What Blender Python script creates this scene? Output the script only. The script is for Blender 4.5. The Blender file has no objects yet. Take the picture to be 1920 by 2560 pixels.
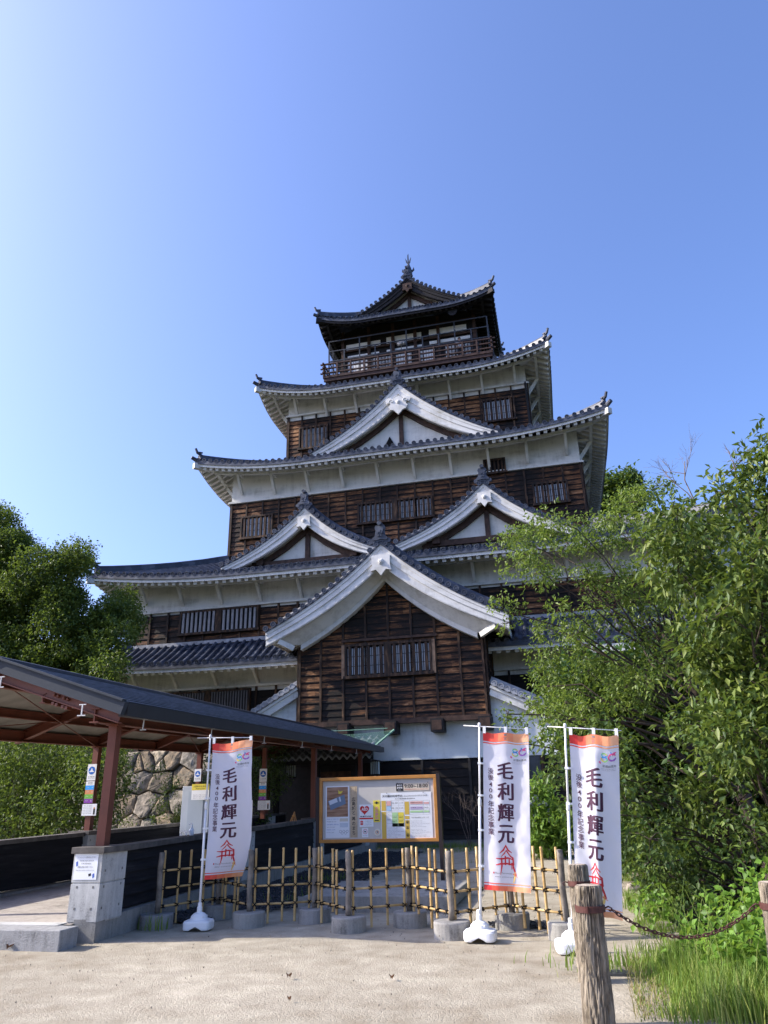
import bpy, bmesh, math, random
import numpy as np
from mathutils import Vector, Matrix, noise
random.seed(7); RNG = np.random.default_rng(7)
R = math.radians; PI = math.pi
scene = bpy.context.scene
COL = scene.collection

# ------------------------------------------------------------------ camera
YAW, PITCH, ROLL, FPX, CH = R(12.9), R(21.93), R(-1.52), 1800.0, 1.5
_F = Vector((-math.sin(YAW)*math.cos(PITCH), math.cos(YAW)*math.cos(PITCH), math.sin(PITCH)))
_r = Vector((math.cos(YAW), math.sin(YAW), 0)); _u = _r.cross(_F)
CR = math.cos(ROLL)*_r + math.sin(ROLL)*_u
CU = -math.sin(ROLL)*_r + math.cos(ROLL)*_u
cam = bpy.data.cameras.new('camera'); camo = bpy.data.objects.new('camera', cam); COL.objects.link(camo)
camo.matrix_world = Matrix(((CR.x, CU.x, -_F.x, 0), (CR.y, CU.y, -_F.y, 0), (CR.z, CU.z, -_F.z, CH), (0, 0, 0, 1)))
cam.sensor_fit = 'VERTICAL'; cam.sensor_height = 24.0; cam.lens = FPX/2560*24.0
cam.clip_end = 3000; cam.clip_start = 0.05
scene.camera = camo
def at(px, py, Y):                      # photograph pixel -> world point at depth Y
    d = (px-960)/FPX*CR + (1280-py)/FPX*CU + _F
    return Vector((0, 0, CH)) + d*(Y/d.y)

# ------------------------------------------------------------------ light
SUN_DIR = Vector((-3.75, -0.78, 2.72)).normalized()      # towards the sun
w = bpy.data.worlds.new("World"); scene.world = w; w.use_nodes = True
nt = w.node_tree; nt.nodes.clear()
sky = nt.nodes.new('ShaderNodeTexSky'); sky.sky_type = 'NISHITA'; sky.sun_disc = False
sky.sun_elevation = math.asin(SUN_DIR.z); sky.sun_rotation = math.atan2(SUN_DIR.x, SUN_DIR.y)
sky.air_density = 1.0; sky.dust_density = 3.4; sky.ozone_density = 7.5
bg = nt.nodes.new('ShaderNodeBackground'); bg.inputs[1].default_value = 0.145
wo = nt.nodes.new('ShaderNodeOutputWorld')
wb = nt.nodes.new('ShaderNodeMix'); wb.data_type = 'RGBA'; wb.blend_type = 'MULTIPLY'; wb.inputs[0].default_value = 1.0; wb.inputs[7].default_value = (1.06, 0.985, 1.10, 1)
nt.links.new(sky.outputs[0], wb.inputs[6]); nt.links.new(wb.outputs[2], bg.inputs[0]); nt.links.new(bg.outputs[0], wo.inputs[0])
sl = bpy.data.lights.new('sun', 'SUN'); sl.energy = 3.5; sl.angle = R(0.53); sl.color = (1.0, 0.92, 0.80)
so = bpy.data.objects.new('sun', sl); COL.objects.link(so); so.location = (-30, -10, 40)
so.rotation_euler = SUN_DIR.to_track_quat('Z', 'Y').to_euler()
scene.view_settings.view_transform = 'Standard'; scene.view_settings.look = 'None'
scene.view_settings.exposure = 1.16; scene.view_settings.gamma = 1.0
try:
    scene.cycles.max_bounces = 6; scene.cycles.transparent_max_bounces = 8
except Exception: pass

# ------------------------------------------------------------------ materials
class NG:
    def __init__(s, name):
        s.m = bpy.data.materials.new(name); s.m.use_nodes = True; s.t = s.m.node_tree; s.n = s.t.nodes
        s.b = s.n['Principled BSDF']
    def new(s, t, **k):
        n = s.n.new(t)
        for a, v in k.items(): setattr(n, a, v)
        return n
    def set(s, sock, v):
        if isinstance(v, bpy.types.NodeSocket): s.t.links.new(v, sock)
        else: sock.default_value = v
    def math(s, op, a, b=0.0, c=None, clamp=False):
        n = s.new('ShaderNodeMath', operation=op); n.use_clamp = clamp
        s.set(n.inputs[0], a); s.set(n.inputs[1], b)
        if c is not None: s.set(n.inputs[2], c)
        return n.outputs[0]
    def mix(s, f, a, b, blend='MIX'):
        n = s.new('ShaderNodeMix', data_type='RGBA', blend_type=blend)
        s.set(n.inputs[0], f); s.set(n.inputs[6], a if not isinstance(a, tuple) else (*a[:3], 1)); s.set(n.inputs[7], b if not isinstance(b, tuple) else (*b[:3], 1))
        return n.outputs[2]
    def pos(s): return s.new('ShaderNodeNewGeometry').outputs['Position']
    def mapped(s, vec, scale):
        n = s.new('ShaderNodeMapping'); s.set(n.inputs[0], vec); n.inputs['Scale'].default_value = scale; return n.outputs[0]
    def noise(s, vec, scale, detail=4, rough=0.55, dist=0.0):
        n = s.new('ShaderNodeTexNoise'); s.set(n.inputs['Vector'], vec); n.inputs['Scale'].default_value = scale
        n.inputs['Detail'].default_value = detail; n.inputs['Roughness'].default_value = rough; n.inputs['Distortion'].default_value = dist
        return n.outputs['Fac']
    def ramp(s, f, stops, interp='LINEAR'):
        n = s.new('ShaderNodeValToRGB'); s.set(n.inputs[0], f); cr = n.color_ramp; cr.interpolation = interp
        while len(cr.elements) < len(stops): cr.elements.new(0.5)
        for e, (p, c) in zip(cr.elements, stops):
            e.position = p; e.color = (*c, 1) if isinstance(c, tuple) else (c, c, c, 1)
        return n.outputs[0]
    def bump(s, h, strength=0.3, dist=0.02):
        n = s.new('ShaderNodeBump'); n.inputs['Strength'].default_value = strength; n.inputs['Distance'].default_value = dist
        s.set(n.inputs['Height'], h); s.t.links.new(n.outputs[0], s.b.inputs['Normal'])
    def done(s, col, rough=0.7, spec=0.3, metal=0.0):
        s.set(s.b.inputs['Base Color'], (*col, 1) if isinstance(col, tuple) else col)
        s.set(s.b.inputs['Roughness'], rough); s.b.inputs['Specular IOR Level'].default_value = spec
        s.b.inputs['Metallic'].default_value = metal
        return s.m
MATS = {}
def simple(name, col, rough=0.7, var=0.18, scale=6.0, bump=0.0, spec=0.3, metal=0.0):
    if name in MATS: return MATS[name]
    g = NG(name); p = g.pos(); n = g.noise(p, scale, 5)
    lo = tuple(c*(1-var) for c in col); hi = tuple(min(1, c*(1+var)) for c in col)
    c = g.ramp(n, [(0.3, lo), (0.7, hi)])
    if bump: g.bump(g.noise(p, scale*8, 4), bump, 0.01)
    MATS[name] = g.done(c, rough, spec, metal); return MATS[name]
def flat(name, col, rough=0.6):
    if name in MATS: return MATS[name]
    g = NG(name); MATS[name] = g.done(col, rough, 0.25); return MATS[name]

def m_siding(name, amount, warm):
    g = NG(name); p = g.pos(); s = g.new('ShaderNodeSeparateXYZ'); g.set(s.inputs[0], p)
    u = g.math('ADD', s.outputs[0], s.outputs[1]); z = s.outputs[2]
    cb = g.new('ShaderNodeCombineXYZ')
    g.set(cb.inputs[0], g.math('FLOOR', g.math('DIVIDE', u, 1.82))); g.set(cb.inputs[1], g.math('FLOOR', g.math('DIVIDE', z, 0.27)))
    wn = g.new('ShaderNodeTexWhiteNoise', noise_dimensions='2D'); g.set(wn.inputs['Vector'], cb.outputs[0])
    c2 = g.new('ShaderNodeCombineXYZ'); g.set(c2.inputs[0], g.math('MULTIPLY', u, 1.0)); g.set(c2.inputs[2], g.math('MULTIPLY', z, 11.0))
    n1 = g.noise(c2.outputs[0], 1.5, 8, 0.72, 1.1)
    n2 = g.noise(p, 0.55, 3)
    f = g.math('ADD', g.math('MULTIPLY', g.math('SUBTRACT', wn.outputs['Value'], 0.5), 0.07), n1)
    fr = g.math('FRACT', g.math('DIVIDE', z, 0.27)); f = g.math('SUBTRACT', f, g.math('MULTIPLY', g.math('MAXIMUM', g.math('SUBTRACT', fr, 0.68), 0.0), 0.75)); f = g.math('SUBTRACT', f, g.math('MULTIPLY', g.math('LESS_THAN', fr, 0.10), 0.12))  # board edges darkened: lap shadow lines painted in along with the charring
    f = g.math('ADD', f, g.math('MULTIPLY', g.math('SUBTRACT', n2, 0.5), 0.75)); f = g.math('ADD', f, amount)
    d = (0.010, 0.008, 0.007)
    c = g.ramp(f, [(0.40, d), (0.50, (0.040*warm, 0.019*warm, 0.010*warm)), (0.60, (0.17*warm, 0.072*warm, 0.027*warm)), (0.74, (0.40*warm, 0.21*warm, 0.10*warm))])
    g.bump(g.noise(c2.outputs[0], 9, 5, 0.6), 0.5, 0.02)
    return g.done(c, 0.72, 0.25)
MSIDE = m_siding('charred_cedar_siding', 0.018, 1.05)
MSIDE_DK = m_siding('shaded_board_siding', -0.17, 0.6)  # darker copy of the siding, shade of the lower walls put into the colour
def m_batten():
    g = NG('batten_wood'); p = g.pos(); n = g.noise(g.mapped(p, (6, 6, 1.2)), 1.5, 6, 0.6)
    c = g.ramp(n, [(0.38, (0.012, 0.009, 0.007)), (0.55, (0.05, 0.026, 0.014)), (0.72, (0.20, 0.115, 0.06))]); return g.done(c, 0.7)
MBAT = m_batten()
def m_plaster(name, col, stain):
    g = NG(name); p = g.pos()
    n1 = g.noise(g.mapped(p, (0.35, 0.35, 1.3)), 1.5, 6, 0.62); n2 = g.noise(g.mapped(p, (3.5, 3.5, 0.5)), 1.3, 5, 0.65); n3 = g.noise(p, 14, 4)
    f = g.math('ADD', g.math('MULTIPLY', n1, 0.55), g.math('ADD', g.math('MULTIPLY', n2, 0.35), g.math('MULTIPLY', n3, 0.10)))
    c = g.ramp(f, [(0.33, tuple(x*stain for x in (0.50, 0.48, 0.40))), (0.445, tuple(x*0.84 for x in col)), (0.53, col)])
    g.bump(n3, 0.12, 0.01); return g.done(c, 0.8, 0.2)
MPLAS = m_plaster('white_lime_plaster', (0.69, 0.68, 0.63), 0.70); MBOARD = m_plaster('white_plastered_board', (0.71, 0.70, 0.665), 0.88)

MPLASG = m_plaster('weathered_plaster', (0.62, 0.65, 0.63), 0.70)
def m_tile():
    g = NG('dark_roof_tile'); p = g.pos(); n = g.noise(p, 2.2, 6, 0.65); n2 = g.noise(p, 30, 3)
    vo = g.new('ShaderNodeTexVoronoi'); g.set(vo.inputs['Vector'], p); vo.inputs['Scale'].default_value = 3.2
    f = g.math('ADD', g.math('MULTIPLY', n, 0.7), g.math('MULTIPLY', vo.outputs['Color'], 0.3))
    c = g.ramp(f, [(0.28, (0.016, 0.020, 0.032)), (0.5, (0.036, 0.044, 0.066)), (0.70, (0.095, 0.108, 0.138))])
    g.bump(n2, 0.2, 0.01); return g.done(c, g.ramp(n, [(0.3, 0.38), (0.7, 0.62)]), 0.5)
MTILE = m_tile()
MTILE_L = simple('pale_ridge_mortar', (0.30, 0.31, 0.33), 0.7, 0.35, 5)
MDARKW = simple('dark_eave_wood', (0.014, 0.012, 0.012), 0.7, 0.4, 7)
MBROWN = simple('brown_timber', (0.055, 0.030, 0.020), 0.65, 0.55, 5)
MRAILW = simple('reddish_rail_wood', (0.055, 0.030, 0.023), 0.65, 0.4, 5)
MPANE = simple('shoji_pane', (0.50, 0.52, 0.54), 0.35, 0.12, 3)
MDARK = flat('deep_interior', (0.006, 0.006, 0.007), 0.9)
MCAGE = simple('cage_steel', (0.05, 0.055, 0.065), 0.5, 0.2, 6)

# ------------------------------------------------------------------ mesh builder
ORG = {}
def org(o):
    v = Vector((0, 0, 0))
    while o: v += Vector(o.location); o = o.parent
    return v
class MB:
    def __init__(s): s.v = []; s.f = []; s.mi = []; s.mats = []; s.cur = 0; s.smooth = False; s.sm = []
    def mat(s, m):
        if m not in s.mats: s.mats.append(m)
        s.cur = s.mats.index(m); return s
    def add(s, vs, fs):
        o = len(s.v); s.v.extend([tuple(v) for v in vs])
        for f in fs: s.f.append(tuple(i+o for i in f)); s.mi.append(s.cur); s.sm.append(s.smooth)
    def quad(s, a, b, c, d): s.add([a, b, c, d], [(0, 1, 2, 3)])
    def box(s, x0, x1, y0, y1, z0, z1):
        s.add([(x0, y0, z0), (x1, y0, z0), (x1, y1, z0), (x0, y1, z0), (x0, y0, z1), (x1, y0, z1), (x1, y1, z1), (x0, y1, z1)],
              [(0, 3, 2, 1), (4, 5, 6, 7), (0, 1, 5, 4), (1, 2, 6, 5), (2, 3, 7, 6), (3, 0, 4, 7)])
    def obox(s, c, u, v, w, hu, hv, hw):         # oriented box, half sizes
        c = Vector(c); u, v, w = Vector(u).normalized()*hu, Vector(v).normalized()*hv, Vector(w).normalized()*hw
        P = [c+u*a+v*b+w*d for d in (-1, 1) for a, b in ((-1, -1), (1, -1), (1, 1), (-1, 1))]
        s.add(P, [(0, 3, 2, 1), (4, 5, 6, 7), (0, 1, 5, 4), (1, 2, 6, 5), (2, 3, 7, 6), (3, 0, 4, 7)])
    def beam(s, p0, p1, w_, h_, up=(0, 0, 1)):
        p0, p1 = Vector(p0), Vector(p1); d = (p1-p0)
        if d.length < 1e-6: return
        u = d.normalized(); up = Vector(up)
        if abs(u.dot(up)) > 0.98: up = Vector((0, 1, 0))
        sd = u.cross(up).normalized(); uu = sd.cross(u)
        s.obox((p0+p1)/2, u, sd, uu, d.length/2, w_/2, h_/2)
    def tube(s, pts, rad, n=8, cap=True, squash=1.0):
        pts = [Vector(p) for p in pts]; rs = rad if isinstance(rad, (list, tuple)) else [rad]*len(pts)
        vs = []; prev = None
        for i, p in enumerate(pts):
            t = (pts[min(i+1, len(pts)-1)]-pts[max(i-1, 0)]).normalized()
            if prev is None: a = t.cross(Vector((0, 0, 1)) if abs(t.z) < 0.9 else Vector((1, 0, 0))).normalized()
            else: a = (prev-t*prev.dot(t)).normalized()
            prev = a; b = t.cross(a)
            for k in range(n):
                an = 2*PI*k/n; vs.append(p+a*math.cos(an)*rs[i]+b*math.sin(an)*rs[i]*squash)
        fs = [(i*n+k, i*n+(k+1) % n, (i+1)*n+(k+1) % n, (i+1)*n+k) for i in range(len(pts)-1) for k in range(n)]
        if cap: fs += [tuple(range(n-1, -1, -1)), tuple((len(pts)-1)*n+k for k in range(n))]
        s.add(vs, fs)
    def lathe(s, c, prof, n=20, axis='z'):
        c = Vector(c); vs = []
        for r_, h in prof:
            for k in range(n):
                a = 2*PI*k/n; x, y = r_*math.cos(a), r_*math.sin(a)
                vs.append(c+(Vector((x, y, h)) if axis == 'z' else Vector((x, -h, y))))
        m = len(prof)
        fs = [(i*n+k, i*n+(k+1) % n, (i+1)*n+(k+1) % n, (i+1)*n+k) for i in range(m-1) for k in range(n)]
        fs += [tuple(range(n-1, -1, -1)), tuple((m-1)*n+k for k in range(n))]
        s.add(vs, fs)
    def prism(s, poly, y0, y1):                   # polygon in (x,z) extruded along y
        n = len(poly)
        vs = [(x, y0, z) for x, z in poly]+[(x, y1, z) for x, z in poly]
        s.add(vs, [tuple(range(n)), tuple(range(2*n-1, n-1, -1))]+[(i, (i+1) % n+0 if False else (i+1) % n, (i+1) % n+n, i+n) for i in range(n)])
    def grid(s, fn, nu, nv):
        vs = [fn(i/nu, j/nv) for j in range(nv+1) for i in range(nu+1)]
        s.add(vs, [(j*(nu+1)+i, j*(nu+1)+i+1, (j+1)*(nu+1)+i+1, (j+1)*(nu+1)+i) for j in range(nv) for i in range(nu)])
    def build(s, name, mat=None, parent=None, bevel=0.0, wn=False):
        me = bpy.data.meshes.new(name); o = org(parent) if parent else Vector((0, 0, 0))
        if not s.f: return None
        me.from_pydata([(v[0]-o.x, v[1]-o.y, v[2]-o.z) for v in s.v], [], s.f)
        mats = s.mats if s.mats else [mat]
        if mat is not None and not s.mats: mats = [mat]
        for m in mats: me.materials.append(m)
        me.polygons.foreach_set('material_index', s.mi if s.mats else [0]*len(s.f))
        me.polygons.foreach_set('use_smooth', s.sm); me.update()
        ob = bpy.data.objects.new(name, me); COL.objects.link(ob)
        if parent: ob.parent = parent
        if bevel:
            b = ob.modifiers.new('b', 'BEVEL'); b.width = bevel; b.segments = 2; b.limit_method = 'ANGLE'; b.angle_limit = R(50)
        return ob
def tag(o, label=None, cat=None, group=None, kind=None):
    if label: o['label'] = label
    if cat: o['category'] = cat
    if group: o['group'] = group
    if kind: o['kind'] = kind
    return o
def empty(name, loc, label, cat, group=None):
    o = bpy.data.objects.new(name, None); COL.objects.link(o); o.location = loc; o.empty_display_size = 0.3
    return tag(o, label, cat, group)
def children(o): return [c for c in bpy.data.objects if c.parent == o]
def copy_tree(o, parent=None):
    kids = children(o); c = o.copy(); COL.objects.link(c)
    if parent: c.parent = parent
    for k in kids: copy_tree(k, c)
    return c

# ------------------------------------------------------------------ text as mesh
_TC = {}
def text2d(s, bold=0.0, vertical=False):
    key = (s, bold, vertical)
    if key in _TC: return _TC[key]
    cu = bpy.data.curves.new('lettering', 'FONT'); cu.body = '\n'.join(s) if vertical else s
    cu.size = 1.0; cu.offset = bold; cu.align_x = 'CENTER' if vertical else 'LEFT'; cu.space_line = 1.0; cu.resolution_u = 3
    ob = bpy.data.objects.new('lettering', cu); COL.objects.link(ob)
    dg = bpy.context.evaluated_depsgraph_get(); ev = ob.evaluated_get(dg); me = ev.to_mesh()
    vs = [(v.co.x, v.co.y) for v in me.vertices]; fs = [tuple(p.vertices) for p in me.polygons]
    ev.to_mesh_clear(); bpy.data.objects.remove(ob); bpy.data.curves.remove(cu)
    if vs:
        x0 = min(v[0] for v in vs); x1 = max(v[0] for v in vs); y0 = min(v[1] for v in vs); y1 = max(v[1] for v in vs)
        vs = [((x-x0)/(x1-x0+1e-9), (y-y0)/(y1-y0+1e-9)) for x, y in vs]; asp = (x1-x0)/(y1-y0+1e-9)
    else: asp = 1
    _TC[key] = (vs, fs, asp); return _TC[key]
class Sheet:
    """flat printed thing; o = top-left corner, u right, v down (unit), n outwards"""
    def __init__(s, o, u, v, n, mb=None): s.o = Vector(o); s.u = Vector(u).normalized(); s.vv = Vector(v).normalized(); s.n = Vector(n).normalized(); s.mb = mb or MB()
    def P(s, x, y, l): return s.o+s.u*x+s.vv*y+s.n*(0.0015*l)
    def rect(s, x0, y0, x1, y1, mat, l=1):
        s.mb.mat(mat); s.mb.quad(s.P(x0, y1, l), s.P(x1, y1, l), s.P(x1, y0, l), s.P(x0, y0, l)); return s
    def slab(s, x0, y0, x1, y1, t, mat):
        s.mb.mat(mat); c = s.o+s.u*(x0+x1)/2+s.vv*(y0+y1)/2-s.n*t/2
        s.mb.obox(c, s.u, -s.vv, s.n, (x1-x0)/2, (y1-y0)/2, t/2); return s
    def poly(s, pts, mat, l=1):
        s.mb.mat(mat); s.mb.add([s.P(x, y, l) for x, y in pts], [tuple(range(len(pts)))[::-1]]); return s
    def disc(s, cx, cy, r_, mat, l=1, n=20, r2=None):
        s.mb.mat(mat)
        if r2 is None: s.poly([(cx+r_*math.cos(2*PI*k/n), cy+r_*math.sin(2*PI*k/n)) for k in range(n)], mat, l)
        else:
            for k in range(n):
                a, b = 2*PI*k/n, 2*PI*(k+1)/n
                s.poly([(cx+r_*math.cos(a), cy+r_*math.sin(a)), (cx+r_*math.cos(b), cy+r_*math.sin(b)), (cx+r2*math.cos(b), cy+r2*math.sin(b)), (cx+r2*math.cos(a), cy+r2*math.sin(a))], mat, l)
        return s
    def text(s, t, x, y, h, mat, w=None, bold=0.0, vertical=False, l=2, center=False):
        vs, fs, asp = text2d(t, bold, vertical)
        if not vs: return s
        if w is None: w = asp*h
        if center: x -= w/2
        s.mb.mat(mat); s.mb.add([s.P(x+a*w, y+(1-b)*h, l) for a, b in vs], fs); return s
# =================================================================== castle pieces
def side_frames(x0, x1, y0, y1):
    """four sides seen from outside: (left corner, u along, inward normal, length)"""
    return [(Vector((x0, y0, 0)), Vector((1, 0, 0)), Vector((0, 1, 0)), x1-x0),      # front
            (Vector((x1, y0, 0)), Vector((0, 1, 0)), Vector((-1, 0, 0)), y1-y0),     # right
            (Vector((x1, y1, 0)), Vector((-1, 0, 0)), Vector((0, -1, 0)), x1-x0),    # back
            (Vector((x0, y1, 0)), Vector((0, -1, 0)), Vector((1, 0, 0)), y1-y0)]     # left
def roll_on(mb, pts, up_hint, r_=0.085, disc=True, out=None):
    """round cover tile running through pts, the first point is the eave end"""
    n = len(pts); vs = []
    for i, p in enumerate(pts):
        t = (pts[min(i+1, n-1)]-pts[max(i-1, 0)]).normalized()
        sd = t.cross(up_hint).normalized(); uu = sd.cross(t)
        for k in range(6):
            a = PI*k/5; vs.append(p+sd*math.cos(a)*r_+uu*(math.sin(a)*r_*1.15))
    mb.add(vs, [(i*6+k, i*6+k+1, (i+1)*6+k+1, (i+1)*6+k) for i in range(n-1) for k in range(5)])
    if disc:
        t = (pts[1]-pts[0]).normalized(); t.z *= 0.25; t.normalize()
        sd = t.cross(up_hint).normalized(); uu = sd.cross(t); c = pts[0]+uu*0.03-t*0.03; N = 10
        vs = []
        for rr, d in ((0.115, 0.06), (0.115, 0.0), (0.088, 0.0), (0.080, 0.022), (0.035, 0.022), (0.03, 0.0)):
            for k in range(N):
                a = 2*PI*k/N; vs.append(c+t*d+sd*math.cos(a)*rr+uu*math.sin(a)*rr)
        fs = [(i*N+k, i*N+(k+1) % N, (i+1)*N+(k+1) % N, (i+1)*N+k) for i in range(5) for k in range(N)]
        fs.append(tuple(5*N+k for k in range(N))); mb.add(vs, fs)

def onigawara(mb, c, s=1.0, fw=Vector((0, -1, 0))):
    """flared end tile with emblem and a small round tile on top, facing fw"""
    c = Vector(c); sd = fw.cross(Vector((0, 0, 1))).normalized()*-1
    half = [(0.0, 0.78), (0.20, 0.78), (0.25, 0.66), (0.20, 0.55), (0.24, 0.30), (0.34, 0.16), (0.46, 0.12), (0.50, 0.02), (0.42, -0.08), (0.22, -0.04), (0.0, 0.0)]
    poly = [(x*s, z*s) for x, z in half]+[(-x*s, z*s) for x, z in half[-2:0:-1]]
    def P(x, z, d): return c+sd*x+Vector((0, 0, z))-fw*d
    n = len(poly)
    for grow, d0, d1 in ((1.0, 0.0, 0.14*s), (0.72, -0.05*s, 0.0)):
        q = [(x*grow, (z-0.35*s)*grow+0.35*s) for x, z in poly]
        vs = [P(x, z, d0) for x, z in q]+[P(x, z, d1) for x, z in q]
        mb.add(vs, [tuple(range(n)), tuple(range(2*n-1, n-1, -1))]+[(i, (i+1) % n, (i+1) % n+n, i+n) for i in range(n)])
    mb.tube([P(0, 0.84*s, -0.16*s), P(0, 0.90*s, 0.35*s)], 0.10*s, 10)      # bird perch tile
    for a in range(5):                                                        # emblem boss
        an = PI/2+2*PI*a/5; mb.obox(P(0.10*s*math.cos(an), 0.36*s+0.12*s*math.sin(an), -0.06*s), sd, Vector((0, 0, 1)), fw, 0.035*s, 0.05*s, 0.03*s)

def tier_roof(parent, wall, outer, inner, ze, zt, lift, eave_mat, deep=False, fasc=0.19, rolls_back=False, bracket=True, sp=0.36, wall_drop=0.9, label=None):
    tile, eave = MB(), MB(); D_all = []
    fi = side_frames(*inner); fo = side_frames(*outer); fw = side_frames(*wall)
    flare = lambda a: max(0.0, (abs(2*a-1)-0.42)/0.58)**2.1
    def zf(a, p): return ze+(zt-ze)*(0.82*p+0.18*p*p)+lift*max(0, 1-p)**1.3*flare(a)
    for si, ((A, u, nin, L), (Ai, _, _, Li), (Aw, _, _, Lw)) in enumerate(zip(fo, fi, fw)):
        D = (Ai-A).dot(nin); h0 = (Ai-A).dot(u); h1 = L-h0-Li; ov = (Aw-A).dot(nin)
        def P(a, p, dz=0.0):
            q = A+u*(h0*p+a*(L-p*(h0+h1)))+nin*(D*p); return Vector((q.x, q.y, zf(a, p)+dz))
        def Pl(l, p, dz=0.0):
            a = (l-h0*p)/(L-p*(h0+h1)); return P(min(1, max(0, a)), p, dz)
        K = max(3, int(D/0.32)); NA = 36
        for k in range(K):                                   # stepped courses of pan tiles
            p0, p1 = k/K, (k+1)/K
            tile.grid(lambda i, j: P(i, p0+(p1-p0)*j, 0.045*(1-j)), NA, 1)
            tile.grid(lambda i, j: P(i, p0, 0.045*j), NA, 1)
        if si != 2 or rolls_back:
            nr = int(L/sp); off = (L-nr*sp)/2
            for i in range(nr+1):
                l = off+i*sp
                pm = 1.0
                if h0 > 0.01: pm = min(pm, l/h0)
                if h1 > 0.01: pm = min(pm, (L-l)/h1)
                if pm*D < 0.15: continue
                m = 4 if D < 3 else 6
                roll_on(tile, [Pl(l, pm*k/m, 0.05) for k in range(m+1)], Vector((0, 0, 1)))
        # drip edge tiles, fascia board, rafters, soffit, purlin
        tile.grid(lambda i, j: P(i, 0, -0.15+0.195*j)-nin*0.01, NA, 1)
        tile.grid(lambda i, j: P(i, 0, -0.15)+nin*0.12*j, NA, 1)
        for (ia, ib, za, zb) in ((0.05, 0.11, -0.10, -0.10-fasc),):
            eave.grid(lambda i, j: P(i, ia/D, 0)*1.0+Vector((0, 0, za+(zb-za)*j-(zt-ze)*0.82*ia/D)), NA, 1)
            eave.grid(lambda i, j: P(i, (ia+(0.07)*j)/D, 0)+Vector((0, 0, zb-(zt-ze)*0.82*ia/D)), NA, 1)
            eave.grid(lambda i, j: P(i, 0.035/D, 0)+Vector((0, 0, -0.10-0.09*j)), NA, 1)
            eave.grid(lambda i, j: P(i, (0.035+0.02*j)/D, 0)+Vector((0, 0, -0.19)), NA, 1)
        pw = ov/D*1.04
        eave.grid(lambda i, j: P(i, 0.10/D+(pw-0.10/D)*j, -0.10-fasc+0.09), NA, 3)      # soffit
        nr = int(L/0.36); off = (L-nr*0.36)/2
        for i in range(nr+1):
            l = off+i*0.36
            pm = min(pw, 1.0 if h0 < .01 else l/h0, 1.0 if h1 < .01 else (L-l)/h1)
            if pm*D < 0.35: continue
            q0 = Pl(l, 0.13/D, -0.10-fasc-0.075); q1 = Pl(l, pm, -0.10-fasc-0.075)
            eave.beam(q0, q1, 0.165, 0.19)
        pp = ov*0.55/D
        for k in range(NA):
            eave.beam(P(k/NA, pp, -0.10-fasc-0.25), P((k+1)/NA, pp, -0.10-fasc-0.25), 0.15, 0.16)
        if bracket:
            nb = max(2, int(round((Lw-1.2)/1.95)))
            for i in range(nb+1):
                lw = (Aw-A).dot(u)+0.6+(Lw-1.2)*i/nb
                top = Pl(lw, pp, -0.10-fasc-0.30); q = A+u*lw+nin*(ov-0.02)
                bot = Vector((q.x, q.y, top.z-wall_drop)); eave.beam(bot, top, 0.13, 0.17)
                wt = Pl(lw, ov/D, -0.10-fasc-0.16); tp = Pl(lw, pp, -0.10-fasc-0.20)
                eave.beam(Vector((q.x, q.y, tp.z)), tp, 0.13, 0.12)
    # hip ridges and the upturned corner ornaments
    O = [(outer[0], outer[2]), (outer[1], outer[2]), (outer[1], outer[3]), (outer[0], outer[3])]
    I = [(inner[0], inner[2]), (inner[1], inner[2]), (inner[1], inner[3]), (inner[0], inner[3])]
    r_ = tile.build('roof', MTILE, parent)
    for (ox, oy), (ix, iy) in zip(O, I):
        hip = MB()
        pts = [Vector((ox+(ix-ox)*p, oy+(iy-oy)*p, zf(0, p)+0.16)) for p in (0.05, .15, .3, .45, .6, .8, 1.0)]
        for a, b in zip(pts, pts[1:]): hip.beam(a, b, 0.24, 0.26)
        hip.tube([p+Vector((0, 0, 0.16)) for p in pts], 0.10, 8)
        d = Vector((ox-ix, oy-iy, 0)).normalized()
        onigawara(hip, pts[0]+d*0.08-Vector((0, 0, 0.05)), 0.5, d)
        e = pts[0]+d*0.12
        hip.tube([e+Vector((0, 0, 0.20))-d*0.2, e+Vector((0, 0, 0.34))+d*0.08, e+Vector((0, 0, 0.56))+d*0.18], [0.085, 0.075, 0.065], 8)
        hip.tube([Vector((ox, oy, zf(0, 0)+0.05))-d*0.1, Vector((ox, oy, zf(0, 0)+0.16))+d*0.22], [0.12, 0.10], 8)
        # corner beam under the hip
        eave.beam(Vector((ox, oy, zf(0, 0)-0.30))+d*0.06, Vector((ox, oy, 0))-d*2.2+Vector((0, 0, zf(0, 0.3)-0.42)), 0.26, 0.30)
        hip.build('hip_ridge', MTILE, r_)
    e_ = eave.build('eaves', eave_mat, parent)
    return r_, zf

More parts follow.
